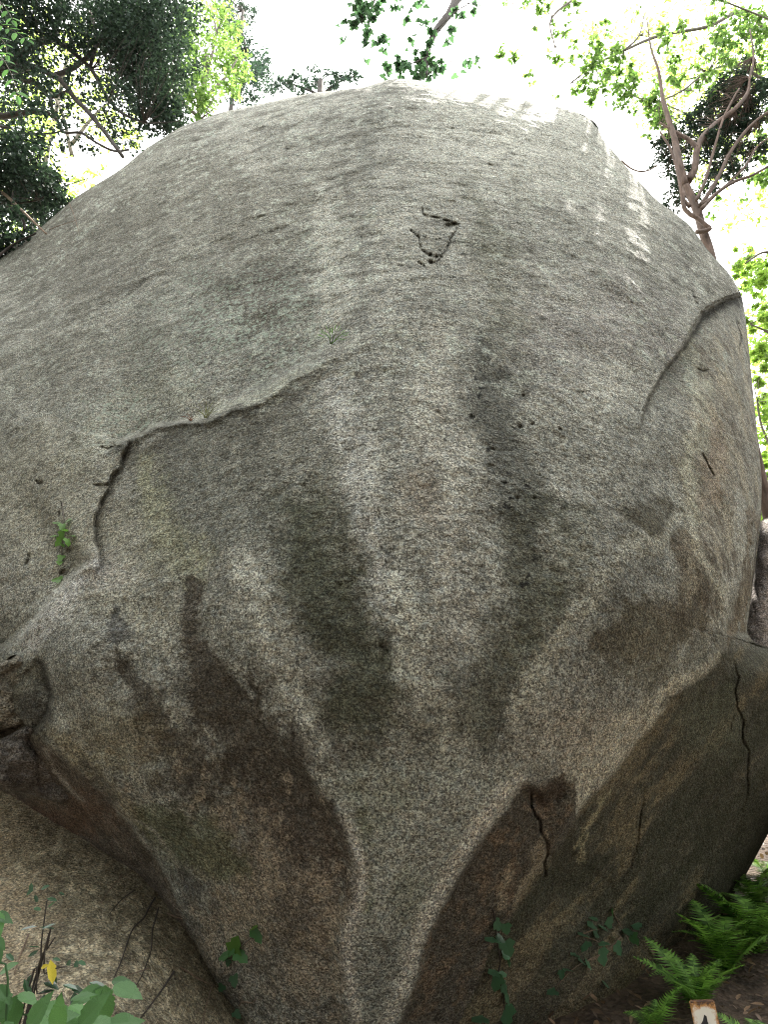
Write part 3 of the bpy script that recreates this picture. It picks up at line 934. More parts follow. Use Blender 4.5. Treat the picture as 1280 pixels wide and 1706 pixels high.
SIL = [(-170,520),(-80,480),(0,430),(60,386),(130,326),(190,290),(210,276),(240,250),(300,212),(370,187),(440,172),(520,155),(580,149),(610,146),(640,134),(665,131),(700,134),(740,146),
       (800,154),(860,165),(930,178),(975,192),(997,208),(1003,232),(1020,250),(1045,280),(1090,330),(1150,375),(1180,418),(1215,455),(1236,490),(1243,530),(1252,620),(1262,720),(1270,800),
       (1268,870),(1258,950),(1250,1010),(1243,1055),(1262,1075),(1290,1080),(1335,1110),(1345,1200),(1325,1300),(1282,1385),(1250,1445),(1210,1512),(1170,1572),(1125,1628),(1060,1690),(1010,1740),(950,1800),
       (800,1850),(600,1860),(460,1800),(420,1730),(395,1690),(350,1622),(318,1570),(285,1525),(255,1482),(200,1438),(130,1402),(50,1366),(0,1330),(-80,1290),(-170,1250),(-200,900)]
rockm = rock_mat('granite', contrast=.85)
BO_BASE = [0.6, 6.0, gz(0.6, 6.0)]
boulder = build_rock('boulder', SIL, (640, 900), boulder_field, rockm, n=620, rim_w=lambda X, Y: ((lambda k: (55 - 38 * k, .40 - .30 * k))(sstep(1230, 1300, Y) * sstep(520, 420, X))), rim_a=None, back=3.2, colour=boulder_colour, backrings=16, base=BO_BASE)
tag(boulder, 'giant grey granite boulder with dark seep stains and overhanging belly filling the view', 'boulder')

# --- slab under the boulder, lower left
SL = tps([(0,1330,4.55),(130,1395,4.3),(255,1480,4.1),(320,1565,3.95),(395,1690,3.88),(0,1700,3.1),(200,1700,3.15),(200,1560,3.6),(0,1500,3.8),(-200,1400,4.3),(-200,1700,3.2),(100,1850,2.8),(400,1850,3.3),(500,1800,3.9),(300,1300,4.9)])
def slab_field(X, Y):
    d = SL(X, Y)
    P = at_np(X, Y, d)
    d = d + fbm(P, 1.5, 4, 2.) * .04 + fbm(P * np.array([1.6, 1, .5]), 8.0, 4, 9., .6) * .014 + fbm(P, 30., 3, 4.) * .004
    return d, None
def slab_colour(X, Y, V):
    n1 = fbm(V * np.array([1.8, 1., .45]), 5.0, 5, 21., .65); n2 = fbm(V * np.array([1.6, 1., .5]), 20., 4, 41., .65); n0 = fbm(V, 1.5, 3, 5.)
    col = np.tile(np.array([.24, .205, .15]), (len(X), 1)) * (1 + .35 * n1 + .3 * n2)[:, None]
    col = paint(col, sstep(.1, .5, n2 + .4 * n1), (.47, .41, .31), .85)
    col = paint(col, sstep(.0, .6, n0) * sstep(90, 200, X), (.14, .125, .08), .5)
    col = paint(col, sstep(120, 0, X + 60 * n1) , (.42, .33, .23), .5)
    b, sd, t = polyd(X, Y, [(0,1330),(130,1402),(255,1482),(318,1570),(395,1690)])
    col = paint(col, sstep(60, 0, b + 20 * n1), (.14, .115, .08), .5)  # crevice shade along the boulder contact darkened into the slab colour
    return np.clip(col, .02, .5), X * 0, X * 0
slab = build_rock('rock_slab', [(-260,1300),(0,1250),(200,1300),(330,1400),(440,1560),(520,1720),(540,1850),(200,1900),(-260,1850)], (150, 1600), slab_field,
                  rock_mat('brown_granite', contrast=.7, bump=1.1), n=180, rim_w=40, rim_a=.2, back=1.6, colour=slab_colour, base=[-1.2, 4.2, gz(-1.2, 4.2)])
tag(slab, 'brown leaning rock slab with pale crusty lichen under the boulder at lower left', 'rock')

def small_rock(name, sil, cen, Y0, slope, label, col, n=60, rim_w=30, rim_a=.25, back=.6, rough=1.0, gx=.0):
    sil_a = np.array(sil, float)
    def f(X, Yp):
        d = Y0 + slope * (Yp - cen[1]) + gx * (X - cen[0])
        P = at_np(X, Yp, d)
        return d + (rough > 1.4) * facets(X, Yp, 26, 31, (sil_a[:, 0].min(), sil_a[:, 0].max(), sil_a[:, 1].min(), sil_a[:, 1].max()), .0045, .00004) + rough * (fbm(P, 3., 4, 3.) * .02 + fbm(P, 13., 4, 9.) * .014 + fbm(P, 45., 3, 4.) * .005), None
    o = build_rock(name, sil, cen, f, rock_mat(name + '_stone', col=col, contrast=.8), n=n, rim_w=rim_w, rim_a=rim_a, back=back, backrings=8)
    tag(o, label, 'rock')
    return o
small_rock('wedged_rock', [(-60,1112),(4,1106),(20,1088),(44,1094),(58,1104),(70,1120),(72,1140),(82,1160),(74,1178),(64,1196),(44,1200),(24,1216),(0,1214),(-60,1226)], (20,1155), 3.90, .0006,
           'small lumpy brown rock wedged into the notch at the left edge', (.25, .23, .19), n=90, rim_w=14, rim_a=.12, rough=2.0)
small_rock('ledge_rock', [(-40,1236),(0,1232),(40,1210),(75,1196),(98,1214),(130,1262),(168,1300),(150,1330),(100,1338),(40,1320),(-40,1300)], (50,1270), 3.98, .0015,
           'dark grey damp rock lip below the wedged rock at the left edge', (.17, .155, .145), n=90, rim_w=14, rim_a=.12, rough=2.2)
small_rock('flanking_rock', [(1262,872),(1275,860),(1330,868),(1400,900),(1500,1150),(1640,1450),(1660,1690),(1490,1690),(1430,1450),(1350,1250),(1300,1160),(1240,1130),(1218,1105),(1238,1060),(1248,1000),(1258,930)], (1370,1130), 5.0, -.0004,
           'mauve grey rock standing behind the right edge of the boulder', (.33, .29, .275), n=90, rim_w=40, rim_a=.3, back=1.2, gx=.001)
small_rock('pale_rock', [(1230,1372),(1275,1366),(1340,1372),(1400,1420),(1400,1450),(1300,1440),(1240,1425),(1215,1400)], (1300,1410), 8.2, .0,
           'pale sandy rock far behind the boulder at the right edge', (.42, .36, .24), n=40, rim_w=20, rim_a=.4, back=1.0)
small_rock('shadowed_rock', [(1215,1420),(1240,1408),(1262,1418),(1300,1440),(1400,1450),(1400,1530),(1300,1530),(1225,1515),(1190,1490)], (1290,1475), 7.0, .0,
           'dark rock in deep shade behind the dirt bank at the right edge', (.075, .07, .065), n=50, rim_w=20, rim_a=.3, back=1.0)
# ---------------------------------------------------------------- foliage helpers
def leaf_template(kind):
    """outline of one leaf in its own plane: base at the origin, tip along +x, folded at the midrib"""
    if kind == 'oval':
        V = [(0,0,0),(.3,.2,.05),(.7,.18,.04),(1,0,-.03),(.7,-.18,.04),(.3,-.2,.05)]
        F = [(0,3,2,1),(0,5,4,3)]
    elif kind == 'narrow':
        V = [(0,0,0),(.35,.09,.02),(.7,.07,.02),(1,0,-.04),(.7,-.07,.02),(.35,-.09,.02)]
        F = [(0,3,2,1),(0,5,4,3)]
    elif kind == 'quad':
        V = [(0,0,0),(.5,.32,.06),(1,0,-.02),(.5,-.32,.06)]
        F = [(0,2,1),(0,3,2)]
    elif kind == 'ivy':
        h = [(.0,0),(-.12,.28),(.18,.50),(.42,.27),(.62,.30),(1.0,0)]
        V, F = [], []
        o = [(x, y, .10 * abs(y)) for x, y in h] + [(x, -y, .10 * abs(y)) for x, y in h[1:-1]]
        V = o
        F = [(0,2,1),(0,3,2),(0,5,3),(3,5,4),(0,6,7),(0,7,8),(0,8,5),(8,9,5)]
    elif kind == 'serrate':
        # broad pointed leaf with toothed edge
        V = [(0,0,0),(.35,0,-.015),(.7,0,-.03),(1.05,0,-.10)]
        up = []
        n = 9
        for i in range(n + 1):
            t = i / n
            w = .30 * math.sin(math.pi * t ** .72) ** .9 * (1 - .15 * t)
            up.append((t * .98, w, .10 * w - .10 * t * t))
            if i < n: up.append((t * .98 + .07, max(.012, w - .012), .10 * w - .10 * t * t))
        a = len(V); V = V + up; b = len(V); V = V + [(x, -y, z) for x, y, z in up]
        F = []
        m = len(up)
        for s0, fl in ((a, False), (b, True)):
            for i in range(m - 1):
                x = (up[i][0] + up[i + 1][0]) / 2
                r = 0 if x < .18 else 1 if x < .52 else 2 if x < .85 else 3
                f = (r, s0 + i + 1, s0 + i)
                F.append(f[::-1] if fl else f)
            for i in range(m - 1):
                pass
            for r, x in ((0, .18), (1, .52), (2, .85)):
                i = min(range(m), key=lambda q: abs(up[q][0] - x))
                f = (r, r + 1, s0 + i)
                F.append(f[::-1] if fl else f)
    elif kind == 'maple':
        V = [(0,0,0)]
        for a_, r_ in ((-150,.35),(-115,.62),(-85,.30),(-58,.88),(-30,.40),(0,1.0),(30,.40),(58,.88),(85,.30),(115,.62),(150,.35)):
            V.append((.05 + r_ * math.cos(math.radians(a_)), r_ * math.sin(math.radians(a_)), -.08 * r_))
        F = [(0, i, i + 1) for i in range(1, 11)]
    return np.array(V, float), F

TRI = {}
def tri_faces(F):
    out = []
    for f in F:
        for k in range(1, len(f) - 1): out.append((f[0], f[k], f[k + 1]))
    return np.array(out)

def rand_frames(n, rng, droop=.25, flat=.5):
    """leaf directions and normals; flat = how much leaves turn their faces to the sky"""
    d = rng.normal(size=(n, 3)); d[:, 2] = d[:, 2] * .6 - droop
    d /= np.linalg.norm(d, axis=1)[:, None]
    u = rng.normal(size=(n, 3)); u[:, 2] += flat * 3
    u -= (u * d).sum(1)[:, None] * d
    u /= np.linalg.norm(u, axis=1)[:, None]
    v = np.cross(u, d)
    return d, v, u

def leaf_cloud(name, pos, size, kind, mat, parent, rng, droop=.25, flat=.5, stuff=False):
    V, F = leaf_template(kind)
    T = tri_faces(F)
    n = len(pos)
    d, v, u = rand_frames(n, rng, droop, flat)
    sz = size * rng.uniform(.65, 1.25, n)
    P = pos[:, None, :] + sz[:, None, None] * (V[None, :, 0:1] * d[:, None] + V[None, :, 1:2] * v[:, None] + V[None, :, 2:3] * u[:, None])
    org = np.array(parent.matrix_basis.translation) if parent else P.reshape(-1, 3).mean(0)
    me = mesh_np(name, P.reshape(-1, 3) - org, (T[None] + (np.arange(n) * len(V))[:, None, None]).reshape(-1, 3), mat, smooth=False)
    o = link(name, me, parent)
    if not parent: o.location = org
    if stuff: o['kind'] = 'stuff'
    return o

_tm = {}
def template_mesh(kind, mat):
    k = (kind, mat.name)
    if k not in _tm:
        V, F = leaf_template(kind)
        me = bpy.data.meshes.new('leaf')
        me.from_pydata([tuple(x) for x in V], [], F)
        me.materials.append(mat)
        _tm[k] = me
    return _tm[k]

def put_leaf(me, p, d, u, size, parent, name='leaf'):
    d = Vector(d).normalized(); u = Vector(u)
    u = (u - d * u.dot(d)).normalized()
    v = u.cross(d)
    o = link(name, me, parent)
    org = parent.matrix_basis.translation if parent else Vector((0, 0, 0))
    M = Matrix((d, v, u)).transposed().to_4x4()
    o.matrix_local = Matrix.Translation(Vector(p) - org) @ M @ Matrix.Scale(size, 4)
    return o

def clump_points(clumps, Y, dY, per, rng):
    """clumps (px, py, r_px[, density]) -> leaf positions in small tufts, about per leaves for a 30 px clump"""
    out = []
    for c in clumps:
        x, y, r = c[:3]
        w = c[3] if len(c) > 3 else 1.0
        yy = Y + rng.uniform(-dY, dY)
        p0 = np.array(at(x, y, yy))
        s = r / FPX * np.linalg.norm(p0 - np.array([0, 0, CAMZ]))
        n = int(per * w * (r / 30.) ** 2)
        tufts = max(3, n // 14)
        q = rng.normal(size=(tufts, 3)); q /= np.linalg.norm(q, axis=1)[:, None]
        q = q * rng.random((tufts, 1)) ** .45 * s * np.array([1, 1.3, 1])
        i = rng.integers(0, tufts, n)
        out.append(p0 + q[i] + rng.normal(size=(n, 3)) * s * .13)
    return np.concatenate(out)

def px_tube(mb, pts, Y, r0, r1, n=5, sides=7, wob=.15):
    """limb along measured points; Y one distance or one per point; radii in photo pixels"""
    Q = []
    for i, p in enumerate(pts):
        y = p[2] if len(p) > 2 else (Y[0] + (Y[1] - Y[0]) * i / (len(pts) - 1) if hasattr(Y, '__len__') else Y)
        Q.append(at(p[0], p[1], y))
    Cc = curve(Q, n)
    dist = (Q[0] - cam.location).length
    mb.tube(Cc, [r / FPX * dist for r in taper(len(Cc), r0, r1)], sides, wob)

def ground_base(px, py, Y, dz=-.15):
    p = at(px, py, Y)
    return Vector((p.x, p.y, gz(p.x, p.y) + dz))

def twigs_to(mb, rng, frm, pts, k, r, skip=0):
    """thin twigs from a limb to the leaf tufts"""
    for i in rng.choice(len(pts), min(k, len(pts)), replace=False):
        b = Vector(pts[i]); a = min(frm, key=lambda q: (q - b).length)
        m = (a + b) / 2 + Vector(rng.normal(size=3)) * .12 * (b - a).length
        mb.tube(curve([a, m, b], 3), taper(7, r, r * .35), 4)

M_BARKD = bark_mat('dark_bark', (.045, .036, .03))
M_BARKR = bark_mat('red_bark', (.15, .105, .085), 22)
M_BARKG = bark_mat('grey_bark', (.16, .14, .115))
M_TWIG = bark_mat('dry_twig', (.24, .17, .12), 60)
M_CON = leaf_mat('evergreen_leaf', (.018, .033, .028), trans=.2, rough=.6, spec=.2, col2=(.035, .058, .045))
M_CON2 = leaf_mat('blue_evergreen_leaf', (.04, .07, .062), trans=.25, rough=.45)
M_LIME = leaf_mat('young_green_leaf', (.09, .17, .05), trans=.5, col2=(.16, .24, .08), tmul=1.5)
M_MID = leaf_mat('green_leaf', (.075, .15, .045), trans=.5, col2=(.14, .22, .07), tmul=1.5)
M_CEN = leaf_mat('shaded_green_leaf', (.05, .10, .06), trans=.4, tmul=1.8)
M_YEL = leaf_mat('sunny_leaf', (.25, .33, .07), trans=.55, col2=(.32, .40, .14), tmul=1.5)
M_MAPLE = leaf_mat('maple_leaf', (.15, .26, .05), trans=.55, col2=(.24, .34, .09), tmul=1.6)
M_SHRUB = leaf_mat('shrub_leaf', (.065, .16, .055), var=.25, trans=.35, col2=(.10, .22, .075), tmul=1.6)
M_DARKL = leaf_mat('glossy_dark_leaf', (.03, .075, .035), trans=.2, rough=.22, spec=.8)
M_YLEAF = leaf_mat('yellow_leaf', (.66, .54, .06), var=.05, trans=.3)
M_IVY = leaf_mat('ivy_leaf', (.05, .13, .045), trans=.3, rough=.4, spec=.5)
M_IVYB = leaf_mat('young_ivy_leaf', (.13, .27, .06), trans=.35, rough=.4)
M_IVYD = leaf_mat('dark_ivy_leaf', (.06, .14, .075), trans=.25, rough=.35, spec=.6)
M_FERN = leaf_mat('fern_frond', (.07, .19, .035), var=.5, trans=.35, col2=(.16, .30, .06), tmul=1.6)
M_LITTER = leaf_mat('dead_leaf', (.19, .125, .085), var=.6, trans=.1)

M_WOOD = leaf_mat('shaded_wood_leaf', (.06, .075, .04), trans=.18)
# ---------------------------------------------------------------- trees
def make_tree(name, label, base, trunk, limbs, clumps, Y, dY, per, size, kind, lmat, bmat, group='trees around the boulder',
              single=0, cat='tree', twigs=60, flat=.5, droop=.25, seed=1, twig_r=.006):
    rng = np.random.default_rng(seed)
    root = empty(name, base)
    tag(root, label, cat, group)
    if trunk is not None:
        mb = MB(); mb.tube(curve(trunk[0], 5), taper(5 * (len(trunk[0]) - 1) + 1, trunk[1], trunk[2]), 10, .12)
        mb.build('trunk', bmat, root)
    ends_ = list(trunk[0]) if trunk is not None else [Vector(base)]
    for pts, Yl, r0, r1 in limbs:
        mb = MB(); px_tube(mb, pts, Yl, r0, r1)
        mb.build('branch', bmat, root)
        for i, p in enumerate(pts):
            ends_.append(at(p[0], p[1], p[2] if len(p) > 2 else (Yl[0] + (Yl[1] - Yl[0]) * i / (len(pts) - 1) if hasattr(Yl, '__len__') else Yl)))
    pos = clump_points(clumps, Y, dY, per, rng)
    if twigs:
        mb = MB(); twigs_to(mb, rng, ends_, pos, twigs, twig_r)
        mb.build('twigs', bmat, root)['kind'] = 'stuff'
    if single:
        me = template_mesh(kind, lmat)
        dd = np.linalg.norm(pos - np.array([0, 0, CAMZ]), axis=1)
        o = np.argsort(dd); near, pos = pos[o[:single]], pos[o[single:]]
        d, v, u = rand_frames(len(near), rng, droop, flat)
        sz = size * rng.uniform(.7, 1.25, len(near))
        for i in range(len(near)): put_leaf(me, near[i], d[i], u[i], sz[i], root)
    if len(pos):
        leaf_cloud('crown', pos, size, kind, lmat, root, rng, droop, flat, stuff=True)
    return root

# dark evergreen with crooked limbs, top left
def vtrunk(b, top, r0, r1):
    b = Vector(b); top = Vector(top)
    m1 = b.lerp(top, .35) + Vector((.1, .05, 0)); m2 = b.lerp(top, .7) + Vector((-.08, .1, 0))
    return ([b, m1, m2, top], r0, r1)
b = ground_base(-70, 110, 8.2); t = at(-20, -60, 8.2); t.x = b.x + .3
make_tree('evergreen_tree', 'dark evergreen tree with thick crooked black limbs above the left shoulder of the boulder', b, vtrunk(b, t, .22, .14),
    [([(-60,140),(0,118),(20,105),(35,95),(55,75),(75,68),(90,62),(93,45),(102,20),(104,-10)], 8.2, 6, 4.5),
     ([(-60,120),(25,117),(45,112),(65,115),(85,125),(105,138),(125,165),(142,182),(170,215),(205,262)], (8.2, 7.6), 5, 2),
     ([(92,126),(120,115),(150,92),(165,70),(178,48),(190,20)], 8.1, 4, 2),
     ([(95,70),(115,82),(135,100),(152,116),(180,165),(205,190),(240,205)], 8.1, 3.4, 1.4),
     ([(40,135),(55,138),(70,150),(83,163),(97,158),(115,150)], 8.0, 3.6, 1.4),
     ([(-60,190),(0,194),(30,190),(60,186),(82,190)], 8.3, 5, 3),
     ([(-60,205),(0,211),(20,215),(33,222),(60,223),(90,222),(118,212)], 7.9, 2, 1),
     ([(85,165),(88,190),(98,205),(106,221),(135,222),(160,238),(190,252),(215,250)], 7.9, 2.2, 1.4),
     ([(150,115),(160,60),(150,20),(140,-10)], 8.1, 2.6, 2)],
    [(95,15,50,1.2),(150,15,50,1.2),(210,20,55,1.5),(260,30,45,1.3),(300,20,40,.7),(250,80,50,1.6),(215,70,42,1.4),(290,100,36,.7),(235,130,42,1.7),(262,165,38,1.6),(285,195,26,1.4),(240,190,25,1.0),
     (180,60,38,1.1),(200,110,30,.9),(60,25,38,1.0),(30,45,36,.8),(25,90,36,.8),(120,60,30,.6),(60,110,30,.5),(30,150,36,.7),(70,150,30,.4),(120,130,28,.4),(160,150,26,.4),(110,180,26,.35),
     (190,170,30,.5),(210,215,30,.6),(160,195,26,.4),(50,200,30,.5),(20,225,34,.8),(90,215,24,.4),(150,235,24,.3),(-20,20,60,1),(-30,110,60,1)],
    8.0, .9, 640, .062, 'quad', M_CON, M_BARKD, twigs=260, seed=2)
# second dark evergreen low at the left edge
b = ground_base(-110, 300, 7.2); t = at(-100, 180, 7.2); t.x = b.x
make_tree('evergreen_tree', 'dark shaggy evergreen low at the left edge, its dry twigs touching the rock', b, vtrunk(b, t, .16, .1),
    [([(-90,240),(-20,260),(20,285),(60,330),(95,345)], 7.2, 3, 1.2), ([(-90,300),(-10,330),(40,370),(20,420)], 7.1, 3, 1.2),
     ([(-60,350),(0,343),(25,340),(65,333),(85,318),(115,308),(148,297)], 6.8, 1.6, .6)],
    [(10,255,36,1),(45,270,34,1),(20,300,40,1.3),(62,308,34,1.2),(88,335,26,1.2),(112,352,18,1.3),(50,345,36,1.2),(10,345,40,1.1),(75,368,24,.9),(20,390,34,.8),(-5,420,30,.9),(45,400,16,.5),(70,250,24,.3),(95,290,16,.4),(128,335,10,1)],
    7.0, .7, 640, .055, 'quad', M_CON, M_BARKD, twigs=240, seed=3)
# light green tree
b = ground_base(350, 100, 10.5); t = at(345, 90, 10.5)
make_tree('broadleaf_tree', 'lime green sunlit tree between the dark evergreens at upper left', b, vtrunk(b, t, .07, .03),
    [([(330,180),(345,120),(360,60),(350,10)], 10.4, 3, 1), ([(335,200),(300,165),(285,130)], 10.4, 3, 1), ([(335,170),(375,130),(395,100)], 10.4, 3, 1)],
    [(335,30,34,.8),(370,20,30,.6),(340,70,36,1),(378,72,30,1),(390,110,26,1.2),(350,115,36,1),(312,110,30,1),(310,150,34,.8),(345,160,30,.9),(385,140,22,1),(300,180,28,.7),(335,185,20,.7),(300,60,28,.8),(405,125,14,1),(280,140,30,.7)],
    10.4, .8, 330, .10, 'oval', M_LIME, M_BARKG, twigs=90, seed=4)
# dark blue green tree right of it
b = ground_base(400, 80, 12.5); t = at(405, 20, 12.5)
make_tree('evergreen_tree', 'blue green evergreen rising behind the lime green tree at upper left', b, vtrunk(b, t, .09, .04), [([(402,150),(410,90),(395,20)], 12.4, 3, 1)],
    [(385,5,28,1),(405,30,20,1.1),(395,60,24,1),(412,95,24,1.1),(430,110,22,1.1),(445,128,18,1.1),(425,140,22,1.2),(400,155,22,1),(455,145,10,1.1),(370,50,30,.6),(415,8,12,.7),(448,112,12,.8)],
    12.4, .8, 500, .09, 'oval', M_CON2, M_BARKD, twigs=80, seed=5)
# pale leaves far behind, left
b = ground_base(120, 150, 15); t = at(120, 60, 15)
make_tree('broadleaf_tree', 'yellow green tree seen faintly through the gaps of the dark left tree', b, vtrunk(b, t, .09, .05), [([(120,260),(100,180),(60,120)], 15, 3, 1), ([(120,240),(160,190),(210,150)], 15, 3, 1)],
    [(40,150,50,.7),(110,170,50,.7),(180,200,44,.6),(80,90,50,.6),(150,110,40,.6),(30,60,50,.6),(120,295,22,.6),(145,300,18,.7),(165,290,16,.6),(115,325,16,1),(60,220,50,.8),(10,240,50,.8),(220,240,24,.6),(20,330,50,.7),(30,400,40,.9),(130,60,40,.4)],
    15., 1., 230, .15, 'oval', M_YEL, M_BARKG, twigs=60, seed=6)
# dark bush peeping over the crest
b = ground_base(535, 140, 9.5)
make_tree('crest_bush', 'small dark blue green bush peeping over the crest left of the summit', b, vtrunk(b, at(535, 135, 9.5), .12, .05), [([(535,160),(500,145),(480,140)], 9.5, 2, 1), ([(535,160),(560,140),(590,128)], 9.5, 2, 1)],
    [(478,140,13,1.2),(497,136,16,1.2),(515,132,15,1.2),(535,134,15,1.2),(550,140,14,1.2),(565,130,12,1.1),(580,134,12,1),(590,128,10,.9),(598,132,8,1),(470,146,10,1)],
    9.5, .4, 420, .075, 'oval', M_CON2, M_BARKD, cat='bush', group=None, twigs=30, seed=7)

# hanging branch over the summit: grows from a tree whose trunk stands behind the crest
b = ground_base(1700, -200, 8.4); t = at(1600, -420, 8.4); t.x = b.x
make_tree('leafy_tree', 'tree reaching a drooping dark branch of blue green lobed leaves down to the summit', b, vtrunk(b, t, .2, .12),
    [([(1580,-420),(1200,-330),(920,-240),(830,-120),(775,-20),(760,2),(748,25),(728,50),(716,75),(711,100),(709,128)], (8.4, 7.0), 5, 1.5),
     ([(815,-90),(720,-60),(640,-20),(618,20),(612,60)], (8.0, 7.0), 3, .8), ([(728,50),(760,20),(785,5)], 7.1, 1.2, .6),
     ([(713,95),(690,105),(665,112)], 7.0, 1.2, .6)],
    [(620,20,20,1),(600,45,20,.9),(632,45,16,1),(615,68,14,1),(585,38,12,.7),(570,55,8,.5),(565,38,6,.5),(641,76,8,1),(660,8,16,.5),(600,-10,25,1),(640,5,14,.8),
     (692,110,17,1.5),(670,118,15,1.4),(655,104,12,1),(712,100,15,1.6),(705,85,12,1.2),(650,120,10,1),(730,122,12,1.4),(722,108,10,1.2),(712,70,12,1),(740,108,8,.8),(690,75,10,.5),(720,40,14,.7),(690,30,12,.8),(745,60,10,.5),(760,40,12,.6),(765,15,14,.8),(790,10,12,.5),(705,10,14,.4),(610,100,6,.4),
     (775,105,8,.6),(790,100,7,.8),(765,122,6,.4)],
    7.0, .25, 130, .085, 'ivy', M_CEN, M_BARKD, single=300, twigs=70, seed=8, droop=.5, flat=.1, group='trees around the boulder')

# tree with sparse bright leaves, top right
b = ground_base(1480, 100, 8.0); t = at(1440, -250, 8.0); t.x = b.x
make_tree('leafy_tree', 'tree hanging sparse bright green leafy sprays across the white sky at upper right', b, vtrunk(b, t, .17, .1),
    [([(1480,90),(1300,60),(1240,20),(1180,45),(1100,60),(1040,85),(990,110),(950,140)], (8, 7.2), 3, .8), ([(1480,-60),(1300,-60),(1200,-60),(1080,-30),(980,-10),(920,30),(925,80)], (8, 7.3), 3, .7),
     ([(1480,200),(1290,140),(1230,110),(1180,120),(1140,150),(1100,170)], (7.8, 7.2), 2.2, .7), ([(1040,85),(1065,60),(1075,20)], 7.3, 1.5, .7), ([(1300,40),(1150,-20),(1060,-60),(880,-40),(850,60),(845,95)], 7.2, 1.2, .5)],
    [(833,92,10,.9),(850,97,10,1),(862,88,6,.8),(880,125,7,1),(885,135,5,1),(800,104,6,.6),(905,12,14,1),(895,30,12,.6),(880,5,10,.6),(920,55,12,.9),(928,85,11,1.1),(950,20,12,1.2),(965,12,10,1.1),(950,48,10,.9),(960,70,10,.8),(945,105,9,1),
     (925,160,5,1),(1000,35,14,.7),(1000,70,18,1),(1015,95,22,1.2),(985,110,18,1.2),(970,140,16,1.2),(995,155,16,1.3),(960,158,8,1),(1025,130,20,1.3),(1045,115,16,1.1),(1050,150,18,1.2),(1035,165,14,1.1),(1075,175,14,1),(1060,185,10,1),(1090,165,14,1.1),
     (1100,200,15,1.3),(1118,215,14,1.4),(1078,228,6,1.3),(1095,140,12,.8),(1120,60,18,.8),(1140,55,16,.8),(1105,70,12,.7),(1125,100,15,1),(1140,125,14,1),(1120,130,12,.9),(1180,30,20,.7),(1215,25,20,.8),(1250,20,20,.9),(1190,65,20,1),(1220,70,20,1.1),(1250,60,20,1.1),
     (1270,80,18,1.1),(1205,100,18,1.1),(1235,105,18,1.1),(1265,120,16,1.1),(1190,125,14,1),(1170,90,12,.8),(1240,140,10,.8),(1270,30,20,1),(1215,140,10,1),(1270,200,16,.8),(1265,240,16,.8),(1100,180,16,1),(1085,200,12,.9),(1110,215,12,.8),(1255,300,14,.7),(1275,280,16,.9),(1272,310,12,.8),(1240,330,10,.4),(1160,140,18,.8),(1175,165,14,.6),(1215,165,12,.5),(1245,190,10,.5),(1190,350,8,.7),(1195,330,8,.6),(1150,190,10,.5),(1128,235,10,.6),(1172,310,9,.6),(850,5,8,.5),(1060,20,10,.3)],
    7.4, .4, 300, .078, 'quad', M_MID, M_BARKG, single=300, twigs=150, seed=9, droop=.5, flat=.2, group='trees around the boulder')

# red-barked tree behind the right shoulder
b = ground_base(1205, 430, 6.6)
pt = [b, at(1202, 520, 6.6), at(1185, 432, 6.6), at(1170, 380, 6.6), at(1158, 342, 6.6), at(1142, 308, 6.6)]
make_tree('red_barked_tree', 'smooth red brown forked tree with dark crown growing behind the right shoulder', b, (pt, .062, .044),
    [([(1142,310),(1132,270),(1124,230),(1113,195),(1104,160),(1098,120),(1085,80),(1078,30)], 6.6, 6, .8), ([(1147,302),(1158,280),(1162,250),(1172,228),(1195,205),(1225,182),(1246,155),(1250,130),(1256,95),(1250,50)], 6.6, 5.8, 1.0),
     ([(1163,248),(1150,235),(1132,224),(1118,216),(1100,205)], 6.6, 4, 1.2), ([(1165,345),(1182,322),(1200,290),(1215,258),(1240,222),(1262,200),(1290,180)], 6.55, 3.2, 1.6),
     ([(1168,350),(1195,322),(1225,303),(1255,292),(1290,272)], 6.5, 3, 1.6), ([(1160,335),(1176,300),(1190,250),(1205,200),(1222,165),(1232,148)], 6.5, 2.4, 1.2),
     ([(1172,340),(1200,318),(1240,280),(1262,245),(1290,225)], 6.5, 2.2, 1.), ([(1150,345),(1138,330),(1130,290),(1118,250),(1100,220)], 6.5, 3, 1.5),
     ([(1138,320),(1140,345),(1150,357),(1164,365),(1176,375),(1183,381),(1174,385),(1160,387)], 6.5, 3.2, 3.2),
     ([(1036,268),(1050,280),(1066,286),(1082,284),(1096,275)], 6.5, 1.4, .8)],
    [(1120,275,18,1.2),(1115,245,16,1),(1135,300,18,.8),(1125,325,16,.9),(1120,345,12,.8),(1135,215,18,1),(1100,240,14,.6),(1090,270,10,.4),(1165,205,20,1.3),(1190,180,22,1.3),(1215,155,22,1.3),(1235,135,20,1.3),(1250,165,20,1.3),(1225,195,22,1.3),(1200,220,22,1.3),(1178,240,20,1.1),
     (1210,255,20,1),(1195,285,20,.9),(1240,220,20,1.2),(1265,190,20,1.1),(1265,150,18,1.1),(1240,260,18,.9),(1225,290,16,.8),(1150,255,18,.9),(1150,330,14,.6),(1185,310,14,.6),(1200,145,14,.9),(1270,245,18,.9)],
    6.95, .2, 1100, .05, 'oval', M_CON, M_BARKR, twigs=520, seed=10, twig_r=.0035)

